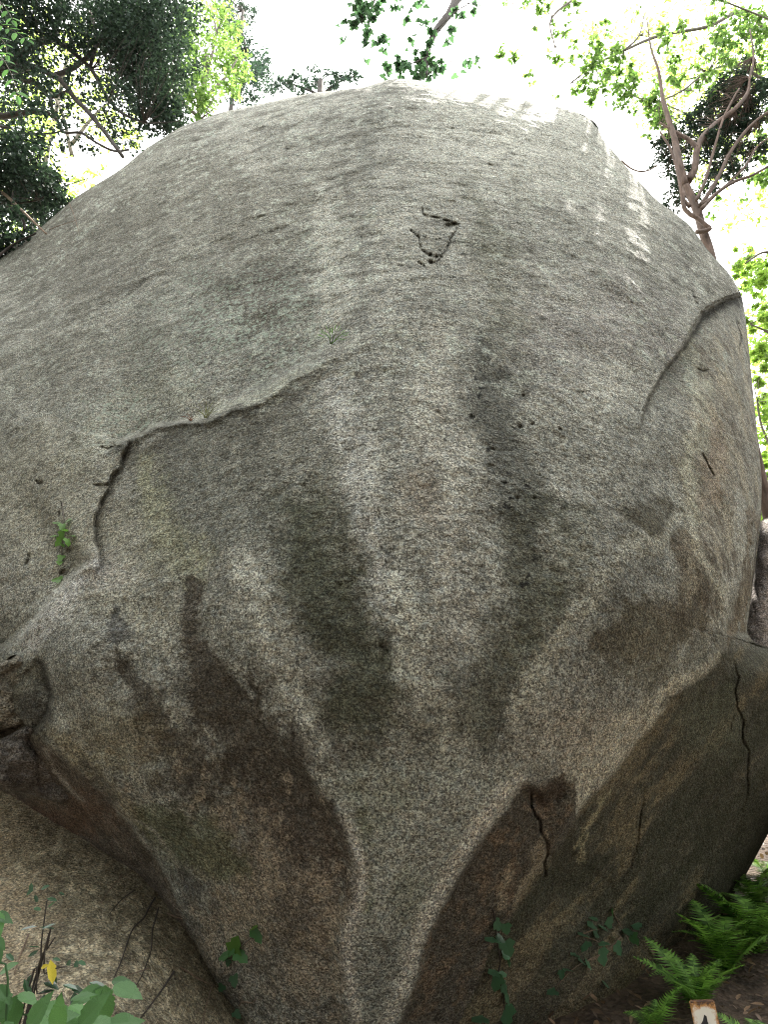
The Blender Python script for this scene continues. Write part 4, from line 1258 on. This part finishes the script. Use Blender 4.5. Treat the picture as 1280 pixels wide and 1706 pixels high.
# maple at the right edge and the paler woods beyond
b = ground_base(1330, 500, 9.5); t = at(1340, 430, 9.5); t.x = b.x
make_tree('maple_tree', 'sunlit yellow green maple beyond the right edge of the boulder', b, vtrunk(b, t, .14, .07),
    [([(1330,450),(1280,420),(1240,440)], 9.4, 2.5, 1), ([(1330,600),(1290,560),(1250,540)], 9.4, 2.5, 1), ([(1262,668),(1268,705),(1282,740),(1300,780)], 9.2, 1.5, 1.5), ([(1270,790),(1290,800),(1310,820)], 9.2, 1.5, 1)],
    [(1228,430,14,1),(1248,425,18,1.1),(1268,440,18,1),(1235,455,14,1.1),(1255,470,18,1),(1275,470,16,.9),(1240,485,8,.8),(1262,500,14,.5),(1275,520,14,.8),(1250,530,12,1.2),(1265,545,16,1.3),(1262,580,16,1.3),(1275,600,16,1.2),(1268,630,14,1.2),(1276,660,14,1.2),
     (1272,700,12,.7),(1276,730,12,.6),(1276,770,14,.8),(1280,800,14,1),(1276,830,12,1),(1285,860,14,1),(1300,450,40,1),(1310,560,50,1),(1310,700,50,1),(1310,830,50,1),(1330,370,40,.7)],
    9.4, .6, 240, .075, 'maple', M_MAPLE, M_BARKG, single=300, twigs=80, seed=11, group='trees around the boulder')
b = ground_base(1330, 600, 16); t = at(1330, 380, 16)
make_tree('broadleaf_tree', 'pale yellow green tree far beyond the maple at the right edge', b, vtrunk(b, t, .18, .07), [([(1330,700),(1290,620),(1270,560)], 16, 2.5, 1)],
    [(1250,600,40,.8),(1280,520,40,.5),(1290,680,50,1.),(1290,780,50,1.2),(1290,860,40,1.3),(1250,440,30,.5),(1240,350,40,.25),(1180,160,50,.5),(1240,100,60,.9),(1120,150,50,.8),(1270,330,30,.4),(1200,250,50,.5),(1060,80,50,.35),(1270,250,40,.5),(1000,60,40,.3),(1150,50,60,.4)],
    16., 1., 300, .15, 'oval', M_YEL, M_BARKG, twigs=40, seed=12)

# the wood on the horizon
rng = np.random.default_rng(99)
n_ = 26000
a_ = rng.uniform(-2.2, 2.2, n_); r_ = rng.uniform(26, 42, n_)
h_ = (5.5 + 2.5 * np.sin(a_ * 9) + 1.5 * np.sin(a_ * 23 + 1)) * rng.random(n_) ** .8
o = leaf_cloud('distant_wood', np.stack([r_ * np.sin(a_), r_ * np.cos(a_), ground_h(r_ * np.sin(a_), r_ * np.cos(a_)) + h_], -1), .75, 'oval', M_MID, None, rng, stuff=True)
tag(o, 'green wood on the far side of the clearing, low behind the boulder', 'wood')

# woods behind and beside the path, where the photographer stands: they shade the lower rock
def wood_tree(x, y, h, rc, seed, label, src=[None]):
    rng = np.random.default_rng(seed)
    base = Vector((x, y, gz(x, y) - .1))
    if src[0] is None:
        root = empty('broadleaf_tree', base)
        mb = MB(); mb.tube(curve([base, base + Vector((.1, 0, 3)), base + Vector((-.1, .1, 6)), base + Vector((.1, .1, 9.5))], 5), taper(16, .2, .06), 9, .1)
        mb.build('trunk', M_BARKG, root)
        pts = []
        for k in range(11):
            a = k * 2.4; z0 = 2.6 + k * .65
            s = base + Vector((0, 0, z0)); e = s + Vector((math.cos(a) * rng.uniform(1.4, 2.6), math.sin(a) * rng.uniform(1.4, 2.6), rng.uniform(.5, 1.6)))
            mb = MB(); mb.tube(curve([s, (s + e) / 2 + Vector((0, 0, .25)), e], 4), taper(9, .06, .015), 6, .1)
            mb.build('branch', M_BARKG, root)
            for f in (.6, 1.0): pts.append(np.array(s.lerp(e, f)) + np.clip(rng.normal(size=(240, 3)), -1.6, 1.6) * np.array([.75, .75, .5]))
        pts.append(np.array(base) + np.array([0, 0, 1.6]) + rng.normal(size=(500, 3)) * np.array([1.2, 1.2, .6]))
        pts = np.concatenate(pts)
        leaf_cloud('crown', pts, .22, 'oval', M_WOOD, root, rng, stuff=True)
        src[0] = root
    else:
        root = src[0].copy(); C.objects.link(root)
        for ch in src[0].children:
            c = ch.copy(); C.objects.link(c); c.parent = root
    root.location = base
    root.rotation_euler = (0, 0, seed * 1.7)
    root.scale = (rc, rc, h)
    tag(root, label, 'tree', 'trees of the wood behind the photographer')
k = 0
for x, y, h, r in [(-3.2,-3.6,1.0,1.1),(.3,-5.0,1.1,1.2),(3.6,-3.8,1.0,1.1),(-6.2,-.6,1.1,1.2),(6.4,-.4,1.1,1.2),(-10.,3.0,1.1,1.2),(10.6,3.2,1.0,1.2),(-6.5,-5.5,1.3,1.3),(6.5,-6.0,1.3,1.3),(0,-9,1.5,1.5),(-9.5,1.5,1.4,1.4),(10,1.2,1.4,1.3),(-13.5,7.,1.3,1.3),(15.5,7.5,1.1,1.3),(-2.5,-7.5,1.3,1.3),(3.4,-7.6,1.3,1.3)]:
    wood_tree(x, y, h, r, k + 20, 'green broadleaf tree standing in the wood around the boulder clearing')
    k += 1
# ---------------------------------------------------------------- plants on the rock
def on_rock(px, py, off=.02, fld=None):
    f = fld or boulder_field
    d, _ = f(np.array([float(px)]), np.array([float(py)]))
    return at(px, py, float(d[0]) - off)

def vine(name, label, stems, leaves, mat, fld=None, cat='ivy', smat=None, off=.03):
    """leaves: (px, py, size_px, angle_deg[, mat])  angle 0 = right, 90 = down"""
    pts0 = on_rock(*stems[0][0], fld=fld)
    root = empty(name, pts0)
    tag(root, label, cat)
    for s in stems:
        mb = MB(); mb.tube(curve([on_rock(x, y, .008, fld) for x, y in s], 4), taper(4 * (len(s) - 1) + 1, .004, .002), 5)
        mb.build('stem', smat or M_BARKG, root)
    for l in leaves:
        x, y, s, a = l[:4]
        m = l[4] if len(l) > 4 else mat
        p = on_rock(x, y, off, fld)
        q = on_rock(x + math.cos(math.radians(a)) * 8, y + math.sin(math.radians(a)) * 8, off, fld)
        d = (q - p).normalized() + Vector((0, -.35, 0)) * random.uniform(.3, 1)
        u = (cam.location - p).normalized() * .8 + Vector((random.uniform(-.4, .4), -.1, random.uniform(.3, .9)))
        size = s / FPX * (p - cam.location).length
        put_leaf(template_mesh('ivy', m), p - d.normalized() * size * .45, d, u, size * 1.15, root)
    return root

vine('ivy_vine', 'short ivy vine with small green leaves hanging on the left sheet of the rock', [[(104,838),(106,866),(104,890),(102,930),(97,968)], [(104,880),(118,895)]],
     [(94,871,14,180),(113,868,16,-10),(104,878,14,90),(90,893,13,170),(103,892,13,100),(120,893,14,20),(113,903,13,80),(98,903,13,120),(104,908,11,60),(101,930,12,110),(99,938,10,80),(95,966,15,170),(110,884,10,-20)], M_IVYB)
vine('ivy_vine', 'small ivy cluster with one bright green top leaf low on the left of the boulder', [[(428,1548),(420,1560),(400,1578),(390,1600),(390,1640),(368,1650)]],
     [(392,1574,26,-70,M_IVYB),(374,1592,20,160),(402,1594,20,40),(385,1584,16,120),(424,1545,14,-60,M_IVYB),(428,1558,19,60),(390,1633,15,80,M_IVYD),(369,1645,12,120,M_IVYD),(380,1603,10,100,M_IVYD),(395,1690,12,40,M_IVYD)], M_IVY)
vine('ivy_vine', 'long hanging ivy vine with dark heart leaves right of the pale V face', [[(822,1515),(826,1535),(828,1562),(834,1600),(830,1625),(838,1650),(842,1690),(850,1730)]],
     [(829,1540,20,60),(843,1546,18,80),(818,1564,24,170),(833,1562,17,40),(846,1578,24,70),(848,1600,17,90),(843,1592,14,20),(822,1620,18,180),(826,1633,26,100),(836,1622,16,0),(840,1645,18,60),(845,1662,20,70),(843,1688,28,90),(798,1696,24,160),(847,1706,20,60)], M_IVYD, smat=M_BARKD)
vine('ivy_vine', 'sprawling ivy on the shaded underside of the boulder near the lower right', [[(1022,1518),(1030,1535),(1040,1550),(1050,1570)], [(1035,1560),(1020,1575),(1003,1590),(985,1600)], [(960,1560),(985,1550),(1010,1545)], [(1000,1590),(960,1610),(930,1640)], [(975,1560),(990,1565),(1000,1570)]],
     [(1044,1550,22,10),(1056,1566,20,60,M_IVY),(1060,1541,18,-20),(1024,1562,18,200,M_IVY),(1004,1571,17,150),(1003,1592,20,80),(1030,1580,17,70),(1005,1545,18,0),(985,1540,18,170),(970,1556,18,180),(993,1555,15,40),(980,1605,18,60),(968,1600,14,200),(945,1615,15,180),(936,1622,13,90),(1010,1640,15,40),(920,1652,15,160),(1021,1519,12,-90,M_IVY),(990,1530,14,-40),(1015,1535,14,-60),(975,1575,16,120),(957,1590,14,180)], M_IVYD, smat=M_TWIG)

def tuft(name, label, px, py, blades, mat, cat, length=.1, width=.006):
    base = on_rock(px, py, .0)
    root = empty(name, base); tag(root, label, cat)
    for i in range(blades):
        a = math.radians(random.uniform(-160, -20)); l = length * random.uniform(.5, 1.1)
        e = base + Vector((math.cos(a) * l, -random.uniform(.2, .6) * l, -math.sin(a) * l * .8))
        m_ = (base + e) / 2 + Vector((0, 0, l * .2))
        mb = MB(); mb.tube(curve([base + Vector((random.uniform(-.01, .01), -.005, 0)), m_, e], 3), taper(7, width, width * .2), 4)
        mb.build('blade', mat, root)
    return root
r = tuft('fern_sprig', 'tiny bright green fern sprig sprouting where the ledge fades out', 553, 574, 5, M_FERN, 'fern', .10, .003)
b0 = on_rock(553, 574, 0)
for i in range(16):
    a = math.radians(-150 + 9 * i); rr = .02 + .055 * random.random()
    p = b0 + Vector((math.cos(a) * rr, -.02 - .02 * random.random(), -math.sin(a) * rr))
    put_leaf(template_mesh('narrow', M_IVYB), p, (math.cos(a), -.4, -math.sin(a) * .6 - .2), (0, -1, .6), .045, r)
tuft('grass_tuft', 'thin yellowish grass tuft with brown litter on the pale ledge', 343, 697, 16, leaf_mat('dry_grass', (.28, .30, .11), trans=.3), 'grass', .12, .0016)
tuft('grass_tuft', 'small rusty dry grass tuft beside the yellowish tuft on the ledge', 318, 702, 10, leaf_mat('rust_grass', (.26, .12, .08), trans=.2), 'grass', .06, .0018)

# twigs and rootlets
def strand(name, label, pts, r, mat, fld=None, cat='twig', off=.01):
    mb = MB(); q = curve([on_rock(p[0], p[1], off if len(p) < 3 else p[2], fld) for p in pts], 4)
    mb.tube(q, taper(len(q), r, r * .45), 5)
    o = mb.build(name, mat); tag(o, label, cat); return o
SF = slab_field
strand('rootlet', 'dark rootlet running down the slab from the crevice, the longest of them', [(258,1495),(248,1512),(240,1528),(222,1546),(212,1570),(204,1595),(190,1628)], .005, M_BARKD, SF)
strand('rootlet', 'dark wavy rootlet right of the longest one on the slab', [(264,1512),(258,1535),(254,1550),(252,1580),(246,1600),(236,1625),(222,1648)], .004, M_BARKD, SF)
strand('rootlet', 'pale forked dry stem lying across the slab below the crevice', [(300,1610),(318,1622),(335,1632),(358,1642)], .004, M_TWIG, SF)
strand('rootlet', 'slanting dark stem low on the slab pointing at the bottom edge', [(290,1618),(272,1645),(255,1668),(228,1704)], .005, M_BARKD, SF)
strand('rootlet', 'pale upright dry stem low on the slab near the crevice', [(353,1643),(346,1665),(340,1690),(336,1720)], .003, M_TWIG, SF)
strand('rootlet', 'thin pale rootlet near the top of the slab', [(205,1456),(190,1472),(178,1488),(168,1505)], .003, M_TWIG, SF)
strand('rootlet', 'thin brown rootlet slanting down left in the middle of the slab', [(225,1482),(205,1496),(190,1512),(180,1525)], .003, M_BARKD, SF)
strand('rootlet', 'pale straight rootlet crossing low on the slab', [(248,1612),(232,1618),(208,1625)], .003, M_TWIG, SF)
strand('rootlet', 'brown rootlet fan on the far left of the slab', [(48,1555),(38,1580),(30,1600),(24,1622)], .004, M_TWIG, SF)
strand('curled_twig', 'fine pale curled twig hanging from the rock lip over the slab', [(150,1404,.02),(162,1414,.03),(172,1424,.04),(171,1437,.05)], .002, M_TWIG)
strand('broken_twig', 'short pale twig wedged in the crevice between boulder and slab', [(278,1520,.05),(290,1526,.06),(304,1530,.05)], .004, M_TWIG)
strand('broken_twig', 'curled brown twig stuck in the crevice near the bottom edge', [(398,1675,.05),(405,1668,.07),(420,1670,.06),(428,1660,.05)], .004, M_TWIG)
strand('dead_branch', 'brown bare stick leaning onto the far left shoulder of the boulder', [(-10,315,.5),(5,322,.4),(30,345,.3),(58,372,.15),(77,390,.03)], .022, M_TWIG, cat='branch')
strand('dead_branch', 'blackish stick lying along the upper left edge of the boulder', [(-20,448,.1),(0,425,.08),(25,406,.05),(60,389,.03)], .02, M_BARKD, cat='branch')
strand('grass_strand', 'long pale dry grass strand crossing the upper left shoulder', [(115,338),(122,355),(128,375),(133,392)], .004, M_TWIG, cat='grass')
strand('grass_strand', 'second dry grass strand lying flatter on the upper left shoulder', [(82,383),(100,376),(118,370),(132,366)], .004, M_TWIG, cat='grass')

# ---------------------------------------------------------------- compound leaf spray at the top left corner
def spray(label, pts, Y, size, mat, pairs, seed):
    rnd = random.Random(seed)
    q = curve([at(x, y, Y) for x, y in pts], 6)
    root = empty('leaf_spray', q[0]); tag(root, label, 'foliage', 'leaf sprays at the top left corner')
    mb = MB(); mb.tube(q, taper(len(q), .003, .001), 5); mb.build('stem', M_BARKG, root)
    me = template_mesh('oval', mat)
    for i in range(pairs):
        f = (i + .7) / pairs * (len(q) - 1); k = min(len(q) - 2, int(f)); p = q[k].lerp(q[k + 1], f - k)
        ax = (q[k + 1] - q[k]).normalized()
        for s in (-1, 1):
            sd = ax.cross(Vector((0, -1, .2))).normalized() * s
            put_leaf(me, p, ax * .6 + sd * .8 + Vector((0, 0, -.3)), Vector((rnd.uniform(-.3, .3), -.8, .6)), size * rnd.uniform(.8, 1.15), root)
    put_leaf(me, q[-1], q[-1] - q[-2], Vector((0, -.8, .5)), size, root)
spray('lowest bright green compound leaf spray at the top left corner', [(-30,85),(0,95),(13,113),(22,133),(29,160)], 2.6, .068, M_SHRUB, 5, 1)
spray('middle bright green compound leaf spray at the top left corner', [(-30,40),(0,42),(22,52),(44,66)], 2.7, .062, M_SHRUB, 5, 2)
spray('topmost bright green compound leaf spray at the top left corner', [(-30,-10),(0,5),(12,18),(21,34)], 2.7, .065, M_SHRUB, 4, 3)
spray('narrow bright green leaf spray just below the middle one at the left edge', [(-30,50),(-6,60),(8,74),(12,92)], 2.75, .06, M_SHRUB, 4, 4)

# ---------------------------------------------------------------- shrubs, bottom left
def shrub(name, label, base, stems, leaves, mat, lk='serrate', Y=2.1):
    root = empty(name, base); tag(root, label, 'shrub')
    for s in stems:
        mb = MB(); q = curve([base] + [at(*p) for p in s], 5)
        mb.tube(q, taper(len(q), .0032, .0016), 6); mb.build('stem', M_BARKD if lk == 'oval' else M_IVY, root)
    for l in leaves:
        x, y, yy, s, a = l[:5]
        m = (l[5] if len(l) > 5 else None) or mat
        tilt = l[6] if len(l) > 6 else .5
        p = at(x, y, yy)
        size = s / FPX * (p - cam.location).length
        a = math.radians(a)
        d = Vector((math.cos(a), -.25 + random.uniform(-.2, .2), -math.sin(a)))
        u = (cam.location - p).normalized() * (1 - tilt) + Vector((random.uniform(-.25, .25), 0, tilt))
        put_leaf(template_mesh(lk, m), p, d, u, size, root)
    return root
B = Vector((-.85, 2.1, gz(-.85, 2.1)))
shrub('leafy_shrub', 'light green shrub with large pointed toothed leaves at the bottom left corner', B,
      [[(100,1760,2.1),(150,1690,2.1),(175,1642,2.1)], [(60,1760,2.05),(40,1690,2.05),(25,1665,2.05)], [(140,1790,2.0),(130,1720,2.0),(112,1676,2.0)], [(10,1700,2.0),(-10,1600,2.0),(-6,1520,2.0)]],
      [(176,1640,2.1,62,92),(190,1640,2.1,48,12,M_SHRUB,.6),(168,1642,2.12,44,150),(186,1634,2.12,26,-5),(170,1642,2.1,30,120),
       (112,1674,2.0,58,118),(114,1676,2.0,54,60),(116,1674,1.98,46,20,M_SHRUB,.7),(110,1676,2.05,40,175),(118,1664,2.05,36,-15,M_SHRUB,.7),
       (30,1656,2.05,50,92),(32,1654,2.05,34,15),(22,1656,2.05,36,160),(20,1660,2.02,40,120),
       (-8,1518,2.0,34,55),(-10,1520,2.0,30,20),(-8,1560,2.05,22,40),(-6,1575,2.0,24,60),(-4,1640,2.0,30,40),(0,1620,2.1,30,-30),
       (60,1700,1.95,50,20),(80,1704,1.95,46,-20),(145,1700,1.95,52,10),(175,1706,1.95,50,-10),(10,1700,1.95,44,60),(130,1712,1.9,56,-50),(200,1712,1.98,34,-20),(45,1716,1.9,50,-60),(95,1720,1.9,44,-90)], M_SHRUB)
B = Vector((-1.15, 2.6, gz(-1.15, 2.6)))
shrub('slender_sapling', 'slender dark sapling with glossy leaves and one yellow leaf at lower left', B,
      [[(38,1720,2.35),(48,1670,2.35),(58,1632,2.35),(67,1608,2.35),(69,1570,2.35),(74,1530,2.35),(78,1500,2.35)], [(58,1632,2.35),(74,1622,2.35),(95,1612,2.33),(112,1610,2.33)], [(70,1600,2.35),(78,1582,2.35),(92,1560,2.35)], [(45,1655,2.35),(62,1655,2.35),(80,1652,2.35)]],
      [(78,1496,2.35,16,10),(80,1512,2.34,14,-40,M_IVYD,.9),(62,1543,2.35,24,170,None,.8),(92,1548,2.34,22,-170,None,.9),(94,1538,2.33,20,160,M_DARKL,.8),(68,1578,2.34,18,185,None,.9),(64,1583,2.34,14,150),
       (84,1598,2.33,30,70,M_YLEAF,.3),(68,1612,2.33,14,-20,M_YLEAF,.3),(80,1622,2.34,20,30),(72,1636,2.34,26,15,None,.7),(56,1620,2.36,22,110),(40,1630,2.34,26,60,None,.6),(92,1650,2.33,22,175,None,.8),(74,1655,2.34,20,90),
       (104,1640,2.33,24,10,None,.7),(118,1642,2.33,24,20,None,.6),(124,1650,2.33,26,80),(104,1652,2.33,24,100),(148,1636,2.35,26,10,None,.7),(158,1668,2.33,26,70),(64,1672,2.3,26,110,M_IVY),(52,1690,2.3,30,40,M_IVY),(84,1690,2.3,22,20,M_DARKL,.8),(20,1655,2.3,24,120)], M_DARKL, 'oval')
SHR = [(52,1470,2.9,14,80),(55,1478,2.9,12,120),(68,1481,2.88,16,-20),(56,1512,2.88,14,10),(128,1598,2.9,15,80),(118,1597,2.9,14,110),(130,1600,2.9,14,20),(88,1596,2.9,12,10),(10,1588,2.9,16,30),(58,1490,2.9,12,60),(98,1486,2.9,10,20)]
shrub('creeper', 'few small dull green creeper leaves scattered on the left slab', on_rock(70, 1620, .02, SF), [],
      [(x, y, float(slab_field(np.array([float(x)]), np.array([float(y)]))[0][0]) - .05, s, a, M_IVYD, .4) for x, y, _, s, a in SHR], M_IVYD, 'oval')['category'] = 'creeper'

# ---------------------------------------------------------------- ferns, litter, marker post
def frond_mesh(L, w, bend, seed):
    rnd = random.Random(seed)
    V, F = [], []
    n = 22
    for i in range(n + 1):
        t = i / n
        x = L * t; z = bend * L * (math.sin(t * 2.0) * .55 - t * t * .35)
        ww = w * math.sin(math.pi * min(1, .12 + .88 * t) ** .9) ** .8 * (1 - .3 * t) + .003
        for s in (-1, 1):
            if i == n: continue
            a = len(V); q = rnd.uniform(.85, 1.1); dr = rnd.uniform(-.12, .02) * ww
            bw = L / n * .8
            V += [(x - bw * .5, 0, z), (x + bw * .25, s * ww * q * .5, z + dr * .3 + .004), (x + ww * .35, s * ww * q, z + dr), (x + bw * 1.1, s * ww * q * .5, z + dr * .3), (x + bw, 0, z)]
            F += [(a, a + 1, a + 2, a + 3), (a, a + 3, a + 4)] if s > 0 else [(a + 3, a + 2, a + 1, a), (a + 4, a + 3, a)]
    for i in range(n):
        x0, x1 = L * i / n, L * (i + 1) / n
        f = lambda t: bend * L * (math.sin(t * 2.0) * .55 - t * t * .35)
        a = len(V); r = .002
        V += [(x0, -r, f(i / n) + .001), (x0, r, f(i / n) + .001), (x1, r, f((i + 1) / n) + .001), (x1, -r, f((i + 1) / n) + .001)]
        F.append((a, a + 3, a + 2, a + 1))
    me = bpy.data.meshes.new('frond'); me.from_pydata(V, [], F); me.materials.append(M_FERN)
    return me
FR = [frond_mesh(.40, .12, .5, 1), frond_mesh(.34, .11, .8, 2), frond_mesh(.47, .13, .35, 3), frond_mesh(.3, .12, 1.0, 4)]
def fern(px, py, Y, n, sc, label, seed, spread=(0, 360)):
    rnd = random.Random(seed)
    p = at(px, py, Y); base = Vector((p.x, p.y, gz(p.x, p.y) + .02))
    root = empty('fern', base); tag(root, label, 'fern', 'ferns on the bank at lower right')
    for i in range(n):
        a = math.radians(spread[0] + (spread[1] - spread[0]) * (i + rnd.random() * .6) / n)
        o = link('frond', FR[rnd.randrange(4)], root)
        o.rotation_euler = (rnd.uniform(-.3, .3), -rnd.uniform(.25, .8), a)
        s = sc * rnd.uniform(.75, 1.15); o.scale = (s, s, s)
fern(1265, 1610, 5.0, 16, 1.1, 'large bright fern at the right edge above the marker post', 1)
fern(1215, 1640, 4.75, 15, 1.0, 'dense fern left of the large edge fern, above the marker post', 2)
fern(1268, 1560, 5.5, 13, 1.0, 'fern highest on the bank at the right edge', 3)
fern(1160, 1655, 4.4, 12, .75, 'shaded fern just behind the top of the marker post', 4)
fern(1085, 1690, 4.15, 9, .55, 'small fern nearest the shaded foot of the boulder', 5)
fern(1262, 1720, 4.0, 8, .6, 'dark fern at the bottom right corner', 6)
fern(1060, 1740, 3.9, 6, .5, 'low fern at the bottom edge left of the marker post', 7)
fern(1120, 1740, 3.9, 7, .5, 'low fern at the bottom edge touching the marker post', 8)
fern(1290, 1530, 6.2, 7, .6, 'small distant fern under the dark rock at the right edge', 9)

rng = np.random.default_rng(77)
n = 6500
x = rng.uniform(.6, 6.5, n); y = rng.uniform(2.6, 9.5, n)
pos = np.stack([x, y, ground_h(x, y) + .035 + rng.random(n) * .03], -1)
o = leaf_cloud('leaf_litter', pos, .06, 'oval', M_LITTER, None, rng, droop=0., flat=1.6, stuff=True)
def ground_stick(label, a, b, r):
    a = Vector((a[0], a[1], gz(*a) + .05)); b = Vector((b[0], b[1], gz(*b) + .05))
    mb = MB(); q = curve([a, (a + b) / 2 + Vector((.03, 0, .03)), b], 4); mb.tube(q, taper(len(q), r, r * .5), 6, .2)
    tag(mb.build('fallen_stick', M_TWIG), label, 'stick')
p1 = at(1195, 1520, 5.9); p2 = at(1245, 1512, 6.1)
ground_stick('pale fallen stick on the dirt bank beside the boulder', (p1.x, p1.y), (p2.x, p2.y), .014)
p1 = at(1205, 1540, 5.7); p2 = at(1235, 1530, 5.9)
ground_stick('shorter pale stick just below the first on the dirt bank', (p1.x, p1.y), (p2.x, p2.y), .012)
# thin seedling in front of the dark rock
root = empty('seedling', ground_base(1262, 1490, 6.2, 0)); tag(root, 'thin seedling with tiny leaves in front of the shadowed rock', 'seedling')
mb = MB(); q = curve([Vector(root.location), at(1258,1490,6.2), at(1270,1462,6.2), at(1285,1440,6.2)], 4); mb.tube(q, .006, 5); mb.build('stem', M_BARKG, root)
for x_, y_, a_ in ((1258,1492,-120),(1263,1480,-60),(1250,1500,160),(1272,1496,0),(1240,1472,10),(1246,1476,30),(1266,1502,60),(1274,1508,20)):
    a_ = math.radians(a_); put_leaf(template_mesh('oval', M_IVY), at(x_, y_, 6.2), (math.cos(a_), -.3, -math.sin(a_)), (0, -.6, .8), .07, root)

# marker post
def marker_post():
    Yp = 3.15
    top = at(1167, 1667, Yp)
    x0, y0 = top.x + .0, top.y
    gzz = gz(x0, y0) - .1
    root = empty('marker_post', (x0 + .07, y0, gzz))
    tag(root, 'leaning white painted marker post with rust stains and black brushed lettering', 'marker post')
    H = top.z - gzz; w = .043; th = .022
    lean = .085
    m, nt, out = new_mat('rusty_white_paint')
    L = nt.links.new
    tcn = N(nt, 'ShaderNodeTexCoord')
    sx = nt.nodes.new('ShaderNodeSeparateXYZ'); L(tcn.outputs['Object'], sx.inputs[0])
    edge = math_n(nt, 'ABSOLUTE', sx.outputs[0])
    e1 = ramp(nt, edge, .018, .046, 0, .5)
    e2 = ramp(nt, sx.outputs[2], H - .035, H, 0, .62)
    nz = N(nt, 'ShaderNodeTexNoise', Scale=55.0, Detail=6.0, Roughness=.7)
    L(tcn.outputs['Object'], nz.inputs['Vector'])
    s = math_n(nt, 'ADD', nz.outputs['Fac'], math_n(nt, 'MAXIMUM', e1, e2))
    c = mix(nt, ramp(nt, s, .72, .92, 0, 1), (.78, .74, .66), (.50, .25, .08))
    c = mix(nt, ramp(nt, s, .95, 1.12, 0, 1), c, (.06, .03, .02))
    b_ = N(nt, 'ShaderNodeBsdfPrincipled', Roughness=.55); L(c, b_.inputs['Base Color']); L(b_.outputs[0], out.inputs[0])
    import bmesh
    bm = bmesh.new(); bmesh.ops.create_cube(bm, size=1)
    for v in bm.verts:
        v.co = Vector((v.co.x * 2 * w, v.co.y * 2 * th, (v.co.z + .5) * H))
    bmesh.ops.bevel(bm, geom=list(bm.edges), offset=.004, segments=2, affect='EDGES')
    me = bpy.data.meshes.new('post_body'); bm.to_mesh(me); bm.free(); me.materials.append(m)
    body = link('post_body', me, root)
    ink, nt, out = new_mat('black_lettering')
    b_ = N(nt, 'ShaderNodeBsdfPrincipled', Roughness=.6); b_.inputs['Base Color'].default_value = (.018, .018, .022, 1); nt.links.new(b_.outputs[0], out.inputs[0])
    # brushed strokes, outlines in metres on the face: x across, z down from the top
    k = .0026
    def P(px, py): return ((px - 1170.5 - (py - 1667) * .2) * k, -th - .0012, H - (py - 1667) * k * .98)
    strokes = [[(1173,1682),(1176,1684),(1177,1690),(1179,1695),(1184,1703),(1192,1716),(1186,1718),(1177,1710),(1174,1700),(1172,1695),(1168,1694),(1171,1689)],
               [(1167,1702),(1170,1703),(1173,1709),(1171,1716),(1166,1710)]]
    for st in strokes:
        me = bpy.data.meshes.new('lettering')
        f = [P(*q) for q in st]; bk = [(x, y + .001, z) for x, y, z in f]; nn = len(f)
        me.from_pydata(f + bk, [], [tuple(range(nn))] + [(i, i + nn, (i + 1) % nn + nn, (i + 1) % nn) for i in range(nn)])
        me.materials.append(ink); link('lettering', me, root)
    root.rotation_euler = (0, -lean, math.radians(-18))
marker_post()
